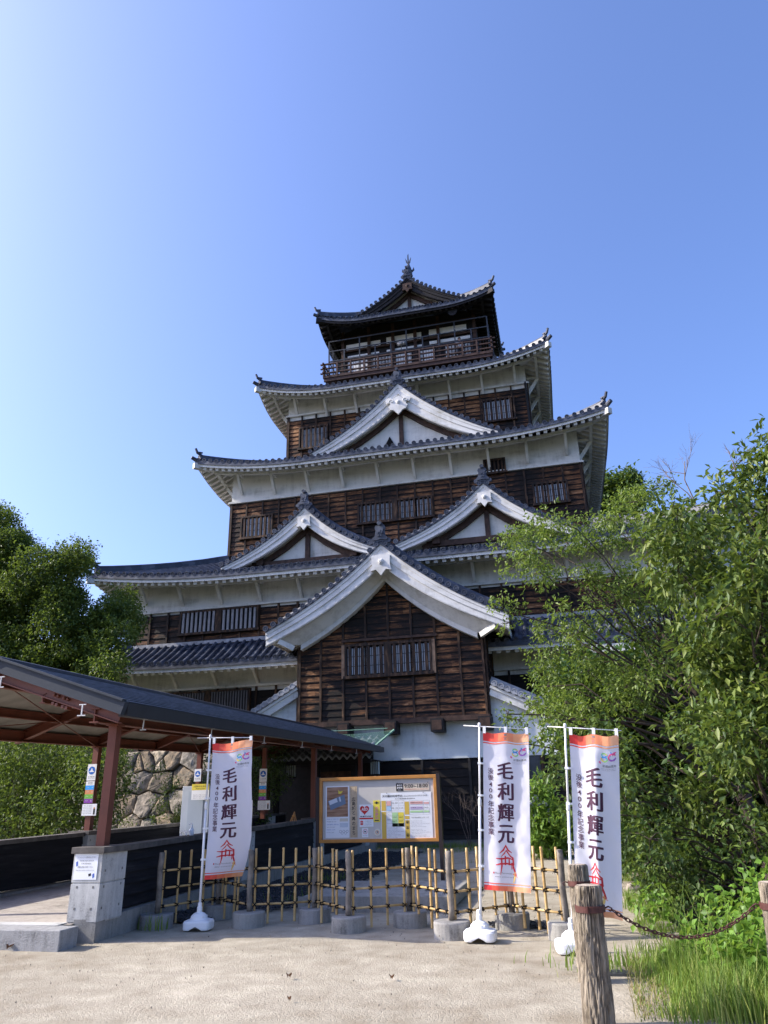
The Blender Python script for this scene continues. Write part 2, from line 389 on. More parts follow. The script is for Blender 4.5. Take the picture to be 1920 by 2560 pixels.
def siding(mb, bat, A, u, nout, L, z0, z1, pitch=0.91, bh=0.27, zcut=None, rail=None):
    """lapped boards with battens; zcut(l) = wall height at l (for gables)"""
    nb = max(1, int(round(L/pitch))); P = L/nb
    nrow = int(math.ceil((z1-z0)/bh)-1e-6) or 1
    for c in range(nb):
        for r_ in range(nrow):
            za = z0+r_*bh; zb = min(z0+(r_+1)*bh+0.015, z1)
            l0, l1 = c*P, (c+1)*P
            if zcut:
                zm = [min(zb, zcut(l)) for l in (l0, l1)]
                if max(zm) <= za+0.02: continue
                zm = [max(z, za+0.01) for z in zm]
            else: zm = [zb, zb]
            j = random.uniform(-0.006, 0.006)
            q = lambda l, z, d: (A.x+u.x*l+nout.x*d, A.y+u.y*l+nout.y*d, z)
            mb.add([q(l0, za, 0.05+j), q(l1, za, 0.05+j), q(l1, zm[1], 0.02), q(l0, zm[0], 0.02), q(l0, za, 0.0), q(l1, za, 0.0)],
                   [(0, 1, 2, 3), (4, 5, 1, 0)])
    for c in range(nb+1):
        l = c*P; zt_ = z1 if not zcut else min(z1, zcut(l))
        if zt_ < z0+0.1: continue
        lo = min(max(l, 0.05), L-0.05)
        ctr = A+u*lo+nout*0.05; bat.obox((ctr.x, ctr.y, (z0+zt_)/2), u, nout, (0, 0, 1), 0.045, 0.04, (zt_-z0)/2)
    for zr in ([z0+0.03] if rail is None else rail):
        c0 = A+u*(L/2)+nout*0.06; bat.obox((c0.x, c0.y, zr), u, nout, (0, 0, 1), L/2+0.03, 0.05, 0.06)

def window(parent, x0, x1, z0, z1, Y, bars, mullion=False, panes=True, name='window', bar_mat=None, dark=False):
    """barred window on a front wall (faces -y)"""
    f = MB(); f.box(x0-0.09, x0, Y-0.19, Y-0.02, z0-0.09, z1+0.09); f.box(x1, x1+0.09, Y-0.19, Y-0.02, z0-0.09, z1+0.09)
    f.box(x0, x1, Y-0.19, Y-0.02, z1, z1+0.09); f.box(x0-0.15, x1+0.15, Y-0.21, Y-0.02, z0-0.11, z0)
    if mullion:
        xm = (x0+x1)/2; f.mat(MBAT); f.box(xm-0.15, xm+0.15, Y-0.185, Y-0.03, z0, z1)
    fr = f.build('window_frame' if False else name, MBAT, parent)
    d = MB(); d.quad((x0, Y-0.075, z0), (x1, Y-0.075, z0), (x1, Y-0.075, z1), (x0, Y-0.075, z1)); d.build('opening', MDARK, fr)
    if panes:
        p = MB(); halves = [(x0, (x0+x1)/2-0.15), ((x0+x1)/2+0.15, x1)] if mullion else [(x0, x1)]
        g = MB()
        for a, b in halves:
            n = max(2, int((b-a)/0.24)); wd = (b-a)/n
            for i in range(n):
                p.box(a+i*wd+0.02, a+(i+1)*wd-0.02, Y-0.09, Y-0.08, z0+0.06, z1-0.06)
            for k in (0.33, 0.66): g.box(a, b, Y-0.098, Y-0.091, z0+(z1-z0)*k-0.012, z0+(z1-z0)*k+0.012)
        p.build('pane', MPANE, fr); g.build('glazing_bars', MBAT, fr)
    bm_ = MB(); halves = [(x0, (x0+x1)/2-0.15), ((x0+x1)/2+0.15, x1)] if mullion else [(x0, x1)]
    for a, b in halves:
        n = bars
        for i in range(n):
            xc = a+(b-a)*(i+0.5)/n; wd = min(0.065, (b-a)/n*0.24)
            bm_.box(xc-wd, xc+wd, Y-0.17, Y-0.10, z0, z1)
    bm_.build('window_bars', bar_mat or MBAT, fr)
    return fr

def gable(parent, Yf, apex, Lp, Rp, sag, bws, Yback, white=True, recess=True, pend='big', oni=0.85, side_rolls=False, tilew=0.62, vent=False, zfloor=-99):
    root_name = 'gable'
    ax, az = apex; bwA, bwB = bws; bw = (bwA+bwB)/2
    def prof(sd, s, dz=0.0):
        ex, ez = (Lp if sd < 0 else Rp)
        return (ax+(ex-ax)*s, az+(ez-az)*s-sag*4*s*(1-s)*(1.0-0.25*s)+dz)
    N = 18
    board = MB(); mb = board; bmat = MBOARD if white else MDARKW
    def strip(mb, y0, y1, t0, t1, s1=1.0, e0=None):
        for sd in (-1, 1):
            for k in range(N):
                sa, sb = s1*k/N, s1*(k+1)/N
                wa = lambda s, t: t
                xa, za = prof(sd, sa); xb, zb = prof(sd, sb)
                # board narrows a little in the middle and widens at the foot
                fa = (bwA+(bwB-bwA)*min(1, sa*1.15))/bw; fb = (bwA+(bwB-bwA)*min(1, sb*1.15))/bw
                P = [(xa, za-t0*fa), (xb, zb-t0*fb), (xb, zb-t1*fb), (xa, za-t1*fa)]
                vs = [(x, y0, z) for x, z in P]+[(x, y1, z) for x, z in P]
                fs = [(0, 1, 5, 4), (3, 2, 6, 7)] + [(0, 1, 2, 3), (4, 5, 6, 7)]
                if k == N-1: fs.append((1, 2, 6, 5))
                mb.add(vs, fs)
    strip(board, Yf-0.02, Yf+0.12, 0.0, bw)
    strip(board, Yf-0.07, Yf-0.02, 0.0, bw*0.52)
    strip(board, Yf-0.10, Yf-0.07, 0.0, bw*0.20)
    strip(board, Yf-0.045, Yf-0.02, bw*0.88, bw*0.95)
    bb = board.build('barge_board', bmat, parent)
    # soffit of the overhang
    if recess:
        so_ = MB(); strip(so_, Yf+0.12, Yf+0.62, 0.10, 0.16); so_.build('soffit', bmat, bb)
    # tiles along the rake
    t = MB(); strip(t, Yf-0.14, Yf+tilew, -0.09, 0.0)
    for sd in (-1, 1):
        P = [Vector((prof(sd, k/60)[0], 0, prof(sd, k/60)[1])) for k in range(61)]
        acc = [0.0]
        for a, b in zip(P, P[1:]): acc.append(acc[-1]+(b-a).length)
        tot = acc[-1]; n = int(tot/0.34)
        for i in range(n+1):
            dlen = tot*(i+0.35)/(n+0.6); k = max(0, min(59, next((j for j in range(60) if acc[j+1] >= dlen), 59)))
            f = (dlen-acc[k])/(acc[k+1]-acc[k]); q = P[k].lerp(P[k+1], f); tn = (P[k+1]-P[k]).normalized()
            up = Vector((-tn.z, 0, tn.x)) if sd > 0 else Vector((tn.z, 0, -tn.x))
            if up.z < 0: up = -up
            c0 = Vector((q.x, Yf-0.15, q.z))+up*0.10
            roll_on(t, [c0, c0+Vector((0, tilew*0.5, 0)), c0+Vector((0, tilew, 0))], up, 0.085)
        # descending ridge behind the short tiles
        pr = [Vector((prof(sd, s)[0], Yf+tilew+0.06, prof(sd, s)[1]+0.24)) for s in [k/14 for k in range(1, 14)]]
        for a, b in zip(pr, pr[1:]): t.beam(a, b, 0.22, 0.34)
        t.tube([p+Vector((0, 0, 0.2)) for p in pr], 0.09, 8)
        # roof slope behind
        t.grid(lambda i, j: (prof(sd, i)[0], Yf+tilew+(Yback-Yf-tilew)*j, prof(sd, i)[1]+0.04), 14, 2)
        if side_rolls:
            y = Yf+tilew+0.4
            while y < Yback-0.1:
                roll_on(t, [Vector((prof(sd, 1-s)[0], y, prof(sd, 1-s)[1]+0.06)) for s in [k/8 for k in range(9)]], Vector((0, 0, 1)))
                y += 0.36
    t.box(ax-0.16, ax+0.16, Yf-0.05, Yback, az+0.0, az+0.42)
    t.tube([(ax, Yf-0.10, az+0.46), (ax, Yback, az+0.46)], 0.11, 8)
    tr = t.build('gable_tiles', MTILE, parent)
    o = MB(); onigawara(o, (ax, Yf-0.17, az+0.10), oni); o.build('end_tile', MTILE, tr)
    # pendant
    g = MB(); zc = az-bwA*(1.02 if pend == 'big' else 0.93)
    if pend == 'big':
        half = [(0, 0.36), (0.14, 0.30), (0.22, 0.20), (0.34, 0.28), (0.50, 0.30), (0.60, 0.18), (0.52, 0.02), (0.40, 0.08), (0.36, -0.04), (0.44, -0.16), (0.34, -0.32), (0.20, -0.36), (0.12, -0.46), (0, -0.58)]
        sc = 1.15
    else:
        half = [(0, 0.30), (0.30, 0.26), (0.29, -0.05), (0.34, -0.24), (0.16, -0.20), (0.0, -0.40)]
        sc = 1.0 if pend == 'small' else 1.25
    poly = [(ax+x*sc, zc+z*sc) for x, z in half]+[(ax-x*sc, zc+z*sc) for x, z in half[-2:0:-1]]
    g.prism(poly, Yf-0.16, Yf-0.06)
    g.lathe((ax, Yf-0.16, zc+0.05*sc), [(0.10*sc, 0.0), (0.10*sc, 0.03), (0.05*sc, 0.05), (0.04*sc, 0.09)], 6, 'y')
    if pend == 'big':
        for sg in (-1, 1):
            pts = [(ax+sg*(0.36+0.13*math.cos(a)*(1-a/9)), Yf-0.175, zc+0.12+0.12*math.sin(a)*(1-a/9)) for a in [k*0.7 for k in range(10)]]
            g.tube(pts, 0.018, 5)
    g.build('pendant', (MBOARD if white else MBROWN), bb)
    if recess:
        Yr = Yf+0.55
        wl = MB(); inn = bw*0.80
        poly = [(prof(-1, s)[0], prof(-1, s)[1]-inn*0.25) for s in [0.92-0.92*k/10 for k in range(11)]]+[(prof(1, s)[0], prof(1, s)[1]-inn*0.25) for s in [0.092*k for k in range(1, 11)]]
        zb = max(zfloor, min(poly[0][1], poly[-1][1])-0.5); poly = [(x, max(z, zb+.01)) for x, z in poly]
        wl.add([(x, Yr, z) for x, z in poly]+[(poly[-1][0], Yr, zb), (poly[0][0], Yr, zb)], [tuple(range(len(poly)+2))])
        wl.build('gable_wall', MPLAS, parent)
        tb = MB(); zb2 = max(zfloor, (Lp[1]+Rp[1])/2-bw*0.15); wdt = (Rp[0]-Lp[0])
        apz = az-bwA*0.7
        tb.beam((ax-wdt*0.36, Yr-0.10, zb2+0.10), (ax+wdt*0.36, Yr-0.10, zb2+0.10), 0.16, 0.26)
        tb.beam((ax, Yr-0.08, zb2), (ax, Yr-0.08, apz), 0.12, 0.22, (1, 0, 0))
        for sd in (-1, 1):
            pr = [prof(sd, s) for s in (0.02, 0.25, 0.48, 0.72)]; wv = lambda q: bwA+(bwB-bwA)*min(1, abs(q[0]-ax)/abs((Lp if sd < 0 else Rp)[0]-ax)*1.15)
            for a, b in zip(pr, pr[1:]): tb.beam((a[0], Yr-0.09, a[1]-wv(a)-.12), (b[0], Yr-0.09, b[1]-wv(b)-.12), 0.15, 0.26)
            tb.box(ax+sd*wdt*0.30-0.16, ax+sd*wdt*0.30+0.16, Yr-0.35, Yr, zb2+0.05, zb2+0.36)
        tb.build('gable_timber', MBROWN, parent)
        if vent:
            vb = MB(); vb.prism([(ax-0.95, zb2+0.34), (ax-0.35, zb2+0.34), (ax-0.65, zb2+0.92)], Yr-0.05, Yr-0.01)
            vb.build('vent_hole', MDARK, parent)
    return prof

# =================================================================== castle keep
XC = -6.93
keep = empty('castle_keep', (XC, 39.5, 0), 'five storey castle keep of white plaster and charred boards under tiled roofs', 'castle')
T2 = (-19.45, 5.55, 30.4, 48.6); T3 = (-16.2, 2.34, 33.5, 45.5); T4 = (-14.05, 0.19, 36.1, 42.9); T5 = (-11.3, -2.5, 38.3, 41.0)
def storey(wall, z0, zb, z1, zsole=None):
    x0, x1, y0, y1 = wall
    c = MB(); c.box(x0, x1, y0, y1, z0-0.6, z1); c.build('storey_wall', MPLAS, keep)
    s_, b_ = MB(), MB()
    for i, (A, u, nin, L) in enumerate(side_frames(*wall)):
        if i == 2: continue
        siding(s_, b_, A, u, -nin, L, z0, zb)
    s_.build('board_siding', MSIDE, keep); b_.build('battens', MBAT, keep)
    t = MB()
    for A, u, nin, L in side_frames(*wall):
        c0 = A+u*(L/2)-nin*0.05; t.obox((c0.x, c0.y, zb+0.06), u, nin, (0, 0, 1), L/2+0.1, 0.10, 0.055)
    t.build('trim_board', MPLAS, keep)
storey(T4, 19.98, 23.2, 24.5)
storey(T3, 13.23, 16.75, 18.55)
storey(T2, 7.83, 10.1, 11.7)
# lowest storey
c = MB(); c.box(T2[0], T2[1], T2[2]+0.02, T2[3], 3.0, 8.6); c.build('storey_wall', MPLAS, keep)
s_, b_ = MB(), MB()
for i, (A, u, nin, L) in enumerate(side_frames(*T2)):
    if i != 2: siding(s_, b_, A, u, -nin, L, 2.97, 6.4)
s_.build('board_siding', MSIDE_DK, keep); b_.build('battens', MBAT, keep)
t = MB(); t.box(T2[0]-.1, T2[1]+.1, T2[2]-0.12, T2[2], 6.4, 6.51); t.build('trim_board', MPLAS, keep)

def grow(wl, a): return (wl[0]-a, wl[1]+a, wl[2]-a, wl[3]+a)
# skirt roof between the lowest storeys
tier_roof(keep, T2, grow(T2, 1.75), (T2[0]+.05, T2[1]-.05, T2[2]+.05, T2[3]-.05), 7.22, 8.5, 0.25, MPLAS, wall_drop=0.7)
sb = MB(); sb.box(T2[0]-0.06, T2[1]+0.06, T2[2]-0.12, T2[2], 8.45, 8.62); sb.build('sill_board', MTILE_L, keep)
tier_roof(keep, T2, (T2[0]-1.65, T2[1]+1.65, 28.8, 50.2), T3, 11.28, 13.45, 0.62, MPLAS, wall_drop=0.75)
tier_roof(keep, T3, (-17.72, 3.86, 31.9, 47.0), T4, 18.16, 20.0, 0.72, MPLAS)
tier_roof(keep, T4, (-15.50, 1.62, 34.45, 44.6), (-12.0, -1.9, 37.6, 41.8), 23.98, 25.7, 0.82, MPLAS)
# gables
gable(keep, 32.5, (-6.50, 22.15), (-11.35, 18.62), (-1.45, 18.55), 0.42, (1.18, 0.54), 36.3, pend='big', oni=0.85, vent=True)
gable(keep, 29.45, (-10.52, 14.28), (-14.55, 11.75), (-7.05, 11.95), 0.36, (0.76, 0.38), 33.4, pend='small', oni=0.80)
gable(keep, 29.45, (-2.20, 14.45), (-6.25, 12.0), (1.35, 12.05), 0.36, (0.76, 0.38), 33.4, pend='small', oni=0.80)
# windows
window(keep, -13.22, -11.60, 20.98, 22.28, 36.1, 6)
window(keep, -2.30, -0.66, 21.12, 22.40, 36.1, 6)
window(keep, -15.45, -13.80, 14.72, 15.82, 33.5, 7)
window(keep, -8.95, -5.20, 14.82, 15.82, 33.5, 7, mullion=True)
window(keep, -0.02, 1.50, 14.82, 15.82, 33.5, 6)
v = window(keep, -2.32, -1.38, 16.78, 17.42, 33.5, 5, panes=False)
window(keep, -16.85, -13.05, 9.03, 9.98, 30.4, 8, mullion=True, panes=False, bar_mat=simple('grey_lattice', (0.26, 0.26, 0.27), 0.7, 0.2, 5))
window(keep, -17.2, -13.3, 5.15, 6.25, 30.4, 14, mullion=True, panes=False, bar_mat=simple('grey_lattice_dim', (0.12, 0.12, 0.13), 0.7, 0.2, 5))
# down pipe on the upper right corner
dp = MB(); dp.tube([(0.12, 35.98, 19.9), (0.12, 35.98, 23.3)], 0.06, 8); dp.build('downpipe', MDARKW, keep)
# grass tuft growing in the valley of the lower roof
# ---- top storey, dark timber, with balcony
tw = MB(); tw.box(*T5[:2], T5[2], T5[3], 25.6, 30.6); tw.build('top_storey_wall', MDARKW, keep)
wp = MB()
for a, b, z0, z1 in ((-10.9, -9.6, 26.6, 28.0), (-9.3, -8.0, 26.6, 28.0), (-7.7, -6.7, 26.6, 28.0), (-6.2, -5.2, 26.6, 28.0), (-4.5, -2.9, 26.7, 28.05), (-11.0, -8.7, 28.9, 29.35), (-8.3, -6.0, 28.95, 29.45), (-5.5, -3.1, 29.0, 29.5), (-10.9, -8.8, 28.25, 28.48), (-8.3, -6.0, 28.3, 28.5), (-5.5, -2.9, 28.4, 28.62)):
    wp.box(a, b, T5[2]-0.06, T5[2]-0.02, z0, z1)
wp.build('plaster_panel', simple('brightened_plaster', (0.82, 0.82, 0.80), 0.7, 0.05, 3), keep)  # panels whitened to make up for light missing in the balcony recess
bm_ = MB()
for z in (28.15, 28.75, 29.75): bm_.box(T5[0]-.05, T5[1]+.05, T5[2]-0.16, T5[2]-0.05, z, z+0.14)
for x in (-11.2, -9.45, -7.85, -6.4, -4.9, -2.6): bm_.box(x-0.1, x+0.1, T5[2]-0.18, T5[2]-0.05, 26.4, 30.4)
bm_.build('post_and_beam', MBROWN, keep)
db = MB()                                                    # arched doorway lattices
for cx_ in (-8.6, -3.7, -2.9):
    for k in range(7):
        x = cx_-0.6+0.2*k; h = 1.15+0.45*math.sqrt(max(0, 1-((x-cx_)/0.75)**2)); db.box(x-0.025, x+0.025, T5[2]-0.24, T5[2]-0.19, 26.55, 26.55+h)
db.build('door_lattice', MBROWN, keep)
BX0, BX1, BY, BZ = -12.16, -1.58, 37.12, 26.42
bal = MB(); bal.box(BX0-0.05, BX1+0.05, BY-0.05, 42.2, BZ-0.10, BZ+0.06); bal.box(BX0, BX1, BY, BY+0.12, BZ-0.32, BZ-0.10)
balcony = bal.build('balcony', MRAILW, keep)
rl = MB()
for z, h in ((BZ+0.92, 0.09), (BZ+0.60, 0.07), (BZ+0.26, 0.08)):
    rl.box(BX0-0.22, BX1+0.22, BY-0.05, BY+0.05, z-h/2, z+h/2)
    for x in (BX0, BX1): rl.box(x-0.05, x+0.05, BY-0.2, 42.1, z-h/2+.004, z+h/2-.004)
n = 12
for i in range(n+1):
    x = BX0+(BX1-BX0)*i/n; rl.box(x-0.05, x+0.05, BY-0.07, BY+0.045, BZ+0.0, BZ+0.96)
for x in (BX0, BX1):
    for y in (38.5, 40, 41.5): rl.box(x-0.055, x+0.055, y-0.05, y+0.05, BZ, BZ+0.96)
rl.build('railing', MRAILW, balcony)
cg = MB(); CX0, CX1, CY, CZ = -11.88, -1.74, 37.3, 29.12
for i in range(11):
    x = CX0+(CX1-CX0)*i/10; big = i % 2 == 0 or i in (3, 5)
    cg.box(x-0.035, x+0.035, CY-0.035, CY+0.035, BZ, CZ if i in (0, 2, 5, 8, 10) else CZ-0.75)
for z in (CZ, CZ-0.75, CZ-1.5): cg.box(CX0, CX1, CY-0.03, CY+0.03, z-0.03, z+0.03)
for k in range(64):
    x = CX0+(CX1-CX0)*k/63; cg.box(x-0.010, x+0.010, CY-0.008, CY+0.008, BZ, CZ-1.5+0.0)
for x in (CX0, CX1):
    for z in (CZ, CZ-0.75, CZ-1.5): cg.box(x-0.028, x+0.028, CY, 41.8, z-0.028, z+0.028)
    for y in (38.2, 39.2, 40.2, 41.5): cg.box(x-0.03, x+0.03, y-0.03, y+0.03, BZ, CZ)
    for k in range(18): y = CY+0.24*k; cg.box(x-0.009, x+0.009, y-0.009, y+0.009, BZ, CZ)
cg.build('safety_cage', MCAGE, balcony)
# top roof: dark timber eaves, gable to the front
tier_roof(keep, T5, (-12.42, -1.18, 36.4, 43.4), (-9.6, -3.5, 37.55, 42.2), 29.88, 30.85, 0.68, MDARKW, fasc=0.20, bracket=False)
gable(keep, 37.0, (-6.53, 32.75), (-9.85, 30.45), (-2.98, 30.45), 0.24, (0.75, 0.5), 42.4, white=False, pend='small', oni=0.8, side_rolls=True, tilew=0.45, zfloor=30.6)
# fish ornament on the ridge: body rising to a forked tail, fins on both sides
fs = MB(); fs.smooth = True
fx, fy, fz = -6.53, 37.5, 33.45
pts = [(fx, fy+0.35, fz), (fx, fy+0.05, fz+0.1), (fx, fy-0.05, fz+0.35), (fx, fy+0.05, fz+0.65), (fx, fy+0.2, fz+0.95), (fx, fy+0.22, fz+1.2)]
fs.tube(pts, [0.20, 0.27, 0.25, 0.19, 0.11, 0.05], 12)
fs.smooth = False
for sg in (-1, 1):
    fs.prism([(fx+sg*0.02, fz+1.05), (fx+sg*0.14, fz+1.25), (fx+sg*0.20, fz+1.62), (fx+sg*0.08, fz+1.38)], fy+0.16, fy+0.22)
    fs.prism([(fx+sg*0.18, fz+0.15), (fx+sg*0.42, fz+0.40), (fx+sg*0.38, fz+0.62), (fx+sg*0.30, fz+0.42), (fx+sg*0.18, fz+0.42)], fy-0.02, fy+0.05)
fs.prism([(fx-0.05, fz+1.1), (fx+0.05, fz+1.1), (fx+0.03, fz+1.95), (fx-0.04, fz+1.80)], fy+0.16, fy+0.22)
fs.build('fish_ornament', MTILE, keep)
# =================================================================== entrance turret
turret = empty('entrance_turret', (-6.25, 29, 0), 'gabled entrance turret of charred boards in front of the keep', 'turret')
GY, GX0, GX1 = 27.5, -9.95, -2.55
core = MB(); core.box(GX0+0.02, GX1-0.02, GY+0.02, 30.35, 4.4, 7.4)
core.prism([(GX0+0.02, 7.39), (GX1-0.02, 7.39), (-6.28, 10.0)], GY+0.02, 30.3); core.build('turret_wall', MSIDE_DK, turret)
s_, b_ = MB(), MB()
zc = lambda l: 7.34+max(0.0, 2.45*(1-abs((GX0+l)-(-6.28))/3.68))-0.30*math.sin(PI*min(1, abs((GX0+l)+6.28)/3.68))
siding(s_, b_, Vector((GX0, GY, 0)), Vector((1, 0, 0)), Vector((0, -1, 0)), GX1-GX0, 4.32, 10.0, zcut=zc)
siding(s_, b_, Vector((GX1, GY, 0)), Vector((0, 1, 0)), Vector((1, 0, 0)), 2.85, 4.32, 7.3)
siding(s_, b_, Vector((GX0, 30.35, 0)), Vector((0, -1, 0)), Vector((-1, 0, 0)), 2.85, 4.32, 7.3)
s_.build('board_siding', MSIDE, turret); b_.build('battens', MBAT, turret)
bb = MB(); bb.box(GX0-0.05, GX1+0.05, GY-0.16, GY+0.1, 4.22, 4.40); bb.box(-8.15, -4.3, GY-0.14, GY-0.04, 7.42, 7.52); bb.build('sill_beam', MBROWN, turret)
window(turret, -7.92, -4.62, 6.08, 7.22, GY, 6, mullion=True)
for xj in (-8.14, -4.53):
  sh = MB(); sh.box(xj, xj+.13, GY-0.16, GY-0.05, 6.0, 7.3)
  sh.build('window_jamb', simple('pale_worn_wood', (0.28, 0.17, 0.10), 0.7, 0.5, 4), turret)
for xb in (-8.0, -6.18, -4.42, -2.66):
    e = MB(); e.mat(MDARKW); e.box(xb-0.235, xb+0.235, GY-0.5, GY+0.4, 3.84, 4.30)
    e.mat(MBROWN); e.box(xb-0.18, xb+0.18, GY-0.515, GY-0.495, 3.90, 4.24); e.build('beam_end', None, turret)
gable(turret, 26.4, (-6.20, 11.0), (-10.95, 7.80), (-1.45, 7.78), 0.34, (0.86, 0.54), 30.2, pend='mid', recess=False, oni=0.88, side_rolls=True, tilew=0.55)
# plaster cove under the overhang
cv = MB()
def tprof(s, sd, Y):
    k = 1 if Y < 26.8 else 0
    ex = (-9.78, 7.30) if sd < 0 else (-2.72, 7.28)
    ap = (-6.28, 9.86)
    x = ap[0]+(ex[0]-ap[0])*s; z = ap[1]+(ex[1]-ap[1])*s-0.28*4*s*(1-s)*(1-.25*s)
    return x, z
for sd in (-1, 1):
    for k in range(16):
        a, b = k/16, (k+1)/16
        (xa, za), (xb_, zb) = tprof(a, sd, 27), tprof(b, sd, 27)
        P = [(xa, za+0.10), (xb_, zb+0.10), (xb_, zb-0.10), (xa, za-0.10)]
        cv.add([(x, GY-0.34, z) for x, z in P]+[(x, GY, z) for x, z in P], [(0, 1, 2, 3), (3, 2, 6, 7), (0, 1, 5, 4)]+([(1, 2, 6, 5)] if k == 15 else []))
        # sloping soffit from the cove up to the barge board
        ex = (-10.95, 7.80) if sd < 0 else (-1.45, 7.78)
        f = lambda s: (-6.20+(ex[0]+6.20)*s, 11.0+(ex[1]-11.0)*s-0.34*4*s*(1-s)*(1-.25*s)-0.42)
        (xc_, zc_), (xd, zd) = f(a), f(b)
        cv.add([(xa, GY-0.3, za+0.10), (xb_, GY-0.3, zb+0.10), (xd, 26.52, zd), (xc_, 26.52, zc_)], [(0, 1, 2, 3)])
cv.build('plaster_cove', MBOARD, turret)
# eaves along the sides of the turret roof: soffit with rafters
for sd, xe, xw in ((-1, -10.85, GX0), (1, -1.55, GX1)):
    ev = MB()
    ev.quad((xe, 26.5, 7.62), (xe, 30.3, 7.62), (xw, 30.3, 7.62+0.55), (xw, 26.5, 7.62+0.55))
    for k in range(10): ev.beam((xe, 26.7+0.37*k, 7.55), (xw, 26.7+0.37*k, 8.08), 0.15, 0.15)
    ev.box(min(xe, xe-0.04*sd), max(xe, xe-0.04*sd), 26.5, 30.3, 7.42, 7.74)
    ev.beam((xe-sd*0.4, 26.45, 7.45), (xw, 26.8, 7.2), 0.14, 0.2)
    ev.build('eaves', MPLAS, turret)
# ---- plaster base wall with tiled caps falling away on both sides
base = empty('plaster_wall', (-5, 28, 0), 'weathered white plaster wall with sloping tiled coping below the boarded turret', 'wall')
pw = MB(); Yp = GY+0.25
pw.prism([(-11.9, 2.0), (3.6, 2.0), (3.6, 2.5), (1.75, 3.45), (-2.45, 5.38), (-10.0, 5.75), (-11.9, 4.72)][::-1], Yp, Yp+0.5)
pw.build('wall_face', MPLASG, base)
lg = MB(); lg.box(-7.0, 3.6, Yp-0.10, Yp+0.0, 2.92, 3.0); lg.build('ledge', MPLASG, base)
for (xa, za, xb_, zb) in ((-10.0, 5.78, -11.9, 4.74), (-2.42, 5.42, 3.2, 2.72)):
    cp = MB(); n = int(math.hypot(xb_-xa, zb-za)/0.26)
    d = Vector((xb_-xa, 0, zb-za)).normalized(); up = Vector((-d.z, 0, d.x));  up = up if up.z > 0 else -up
    cp.mat(MPLAS); cp.beam((xa, Yp-0.12, za-0.16), (xb_, Yp-0.12, zb-0.16), 0.25, 0.36); cp.beam((xa, Yp-0.26, za-0.03), (xb_, Yp-0.26, zb-0.03), 0.12, 0.10)
    cp.mat(MTILE_L)
    for i in range(n):
        c0 = Vector((xa, Yp-0.38, za))+d*(i+0.5)*0.26+up*0.10
        roll_on(cp, [c0, c0+Vector((0, 0.6, 0.05))], up, 0.075)
        cp.obox(c0+Vector((0, 0.35, -0.02)), d, Vector((0, 1, 0)), up, 0.12, 0.38, 0.03)
    for a in (0,): cp.beam((xa, Yp+0.2, za+0.27), (xb_, Yp+0.2, zb+0.27), 0.26, 0.26)
    cp.build('coping', None, base)
# ---- dark boarded lower wall, window, entrance
low = empty('boarded_wall', (-2, 27.6, 0), 'black horizontal board wall below the white plaster with one narrow window', 'wall')
s_, b_ = MB(), MB()
siding(s_, b_, Vector((-6.9, Yp-0.02, 0)), Vector((1, 0, 0)), Vector((0, -1, 0)), 10.5, 0.25, 2.9, pitch=1.75, bh=0.29)
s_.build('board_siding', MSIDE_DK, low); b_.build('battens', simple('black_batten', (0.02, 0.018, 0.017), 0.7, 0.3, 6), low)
cr = MB(); cr.box(-6.9, 3.6, Yp, Yp+0.45, 0.25, 2.95); cr.build('wall_core', MDARKW, low)
ft = MB(); ft.box(-6.95, 3.65, Yp-0.08, Yp+0.5, -0.1, 0.25); ft.build('footing', simple('grey_stone_footing', (0.17, 0.165, 0.155), 0.8, 0.3, 5, 0.3), low)
wf = MB(); wf.box(-1.42, -1.30, Yp-0.18, Yp-0.02, 1.62, 2.9); wf.box(-0.86, -0.72, Yp-0.18, Yp-0.02, 1.62, 2.9); wf.box(-1.42, -0.72, Yp-0.18, Yp-0.02, 1.62, 1.74)
wfo = wf.build('window', MBAT, low); q = MB(); q.box(-1.3, -0.86, Yp-0.07, Yp-0.06, 1.74, 2.9); q.build('pane', simple('dim_glass', (0.05, 0.06, 0.07), 0.15, 0.2, 3), wfo)
# entrance porch
porch = empty('entrance_porch', (-8.4, 26.4, 0), 'low tiled porch roof over the dark castle entrance behind the walkway', 'porch')
pr = MB()
def pz_(x, p): return 2.98+0.80*p
for k in range(6):
    p0, p1 = k/6, (k+1)/6
    def pf(i, j):
        x = -10.25+3.75*i; p = p0+(p1-p0)*j
        wv = 0.055*math.sin(2*PI*i*14); return (x, 25.4+1.9*p, pz_(x, p)+wv+0.05*(1-j))
    pr.grid(pf, 14*8, 1)
    pr.grid(lambda i, j: (-10.25+3.75*i, 25.4+1.9*p0, pz_(0, p0)+0.055*math.sin(2*PI*i*14)+0.05*j-0.03*(1-j)), 14*8, 1)
pr.build('roof', simple('sunlit_porch_tile', (0.29, 0.31, 0.34), 0.5, 0.3, 5), porch)  # tile colour lightened to paint sunlight onto the shaded porch roof
pb = MB()
pb.box(-10.2, -6.55, 25.5, 25.62, 2.78, 2.92); pb.box(-10.2, -6.55, 25.6, 27.3, 2.86, 2.90)
for x in (-10.05, -8.55, -7.2): pb.box(x-0.09, x+0.09, 25.6, 25.78, 0, 2.8)
pb.build('timber_frame', MDARKW, porch)
pd = MB(); pd.box(-12, -6.95, 27.35, 27.5, 0, 3.6); pd.build('entrance_wall', MDARKW, porch)
dd = MB(); dd.box(-9.0, -7.4, 27.28, 27.34, 0.1, 2.6); dd.build('door', simple('entrance_door_wood', (0.07, 0.035, 0.02), 0.6, 0.6, 4), porch)
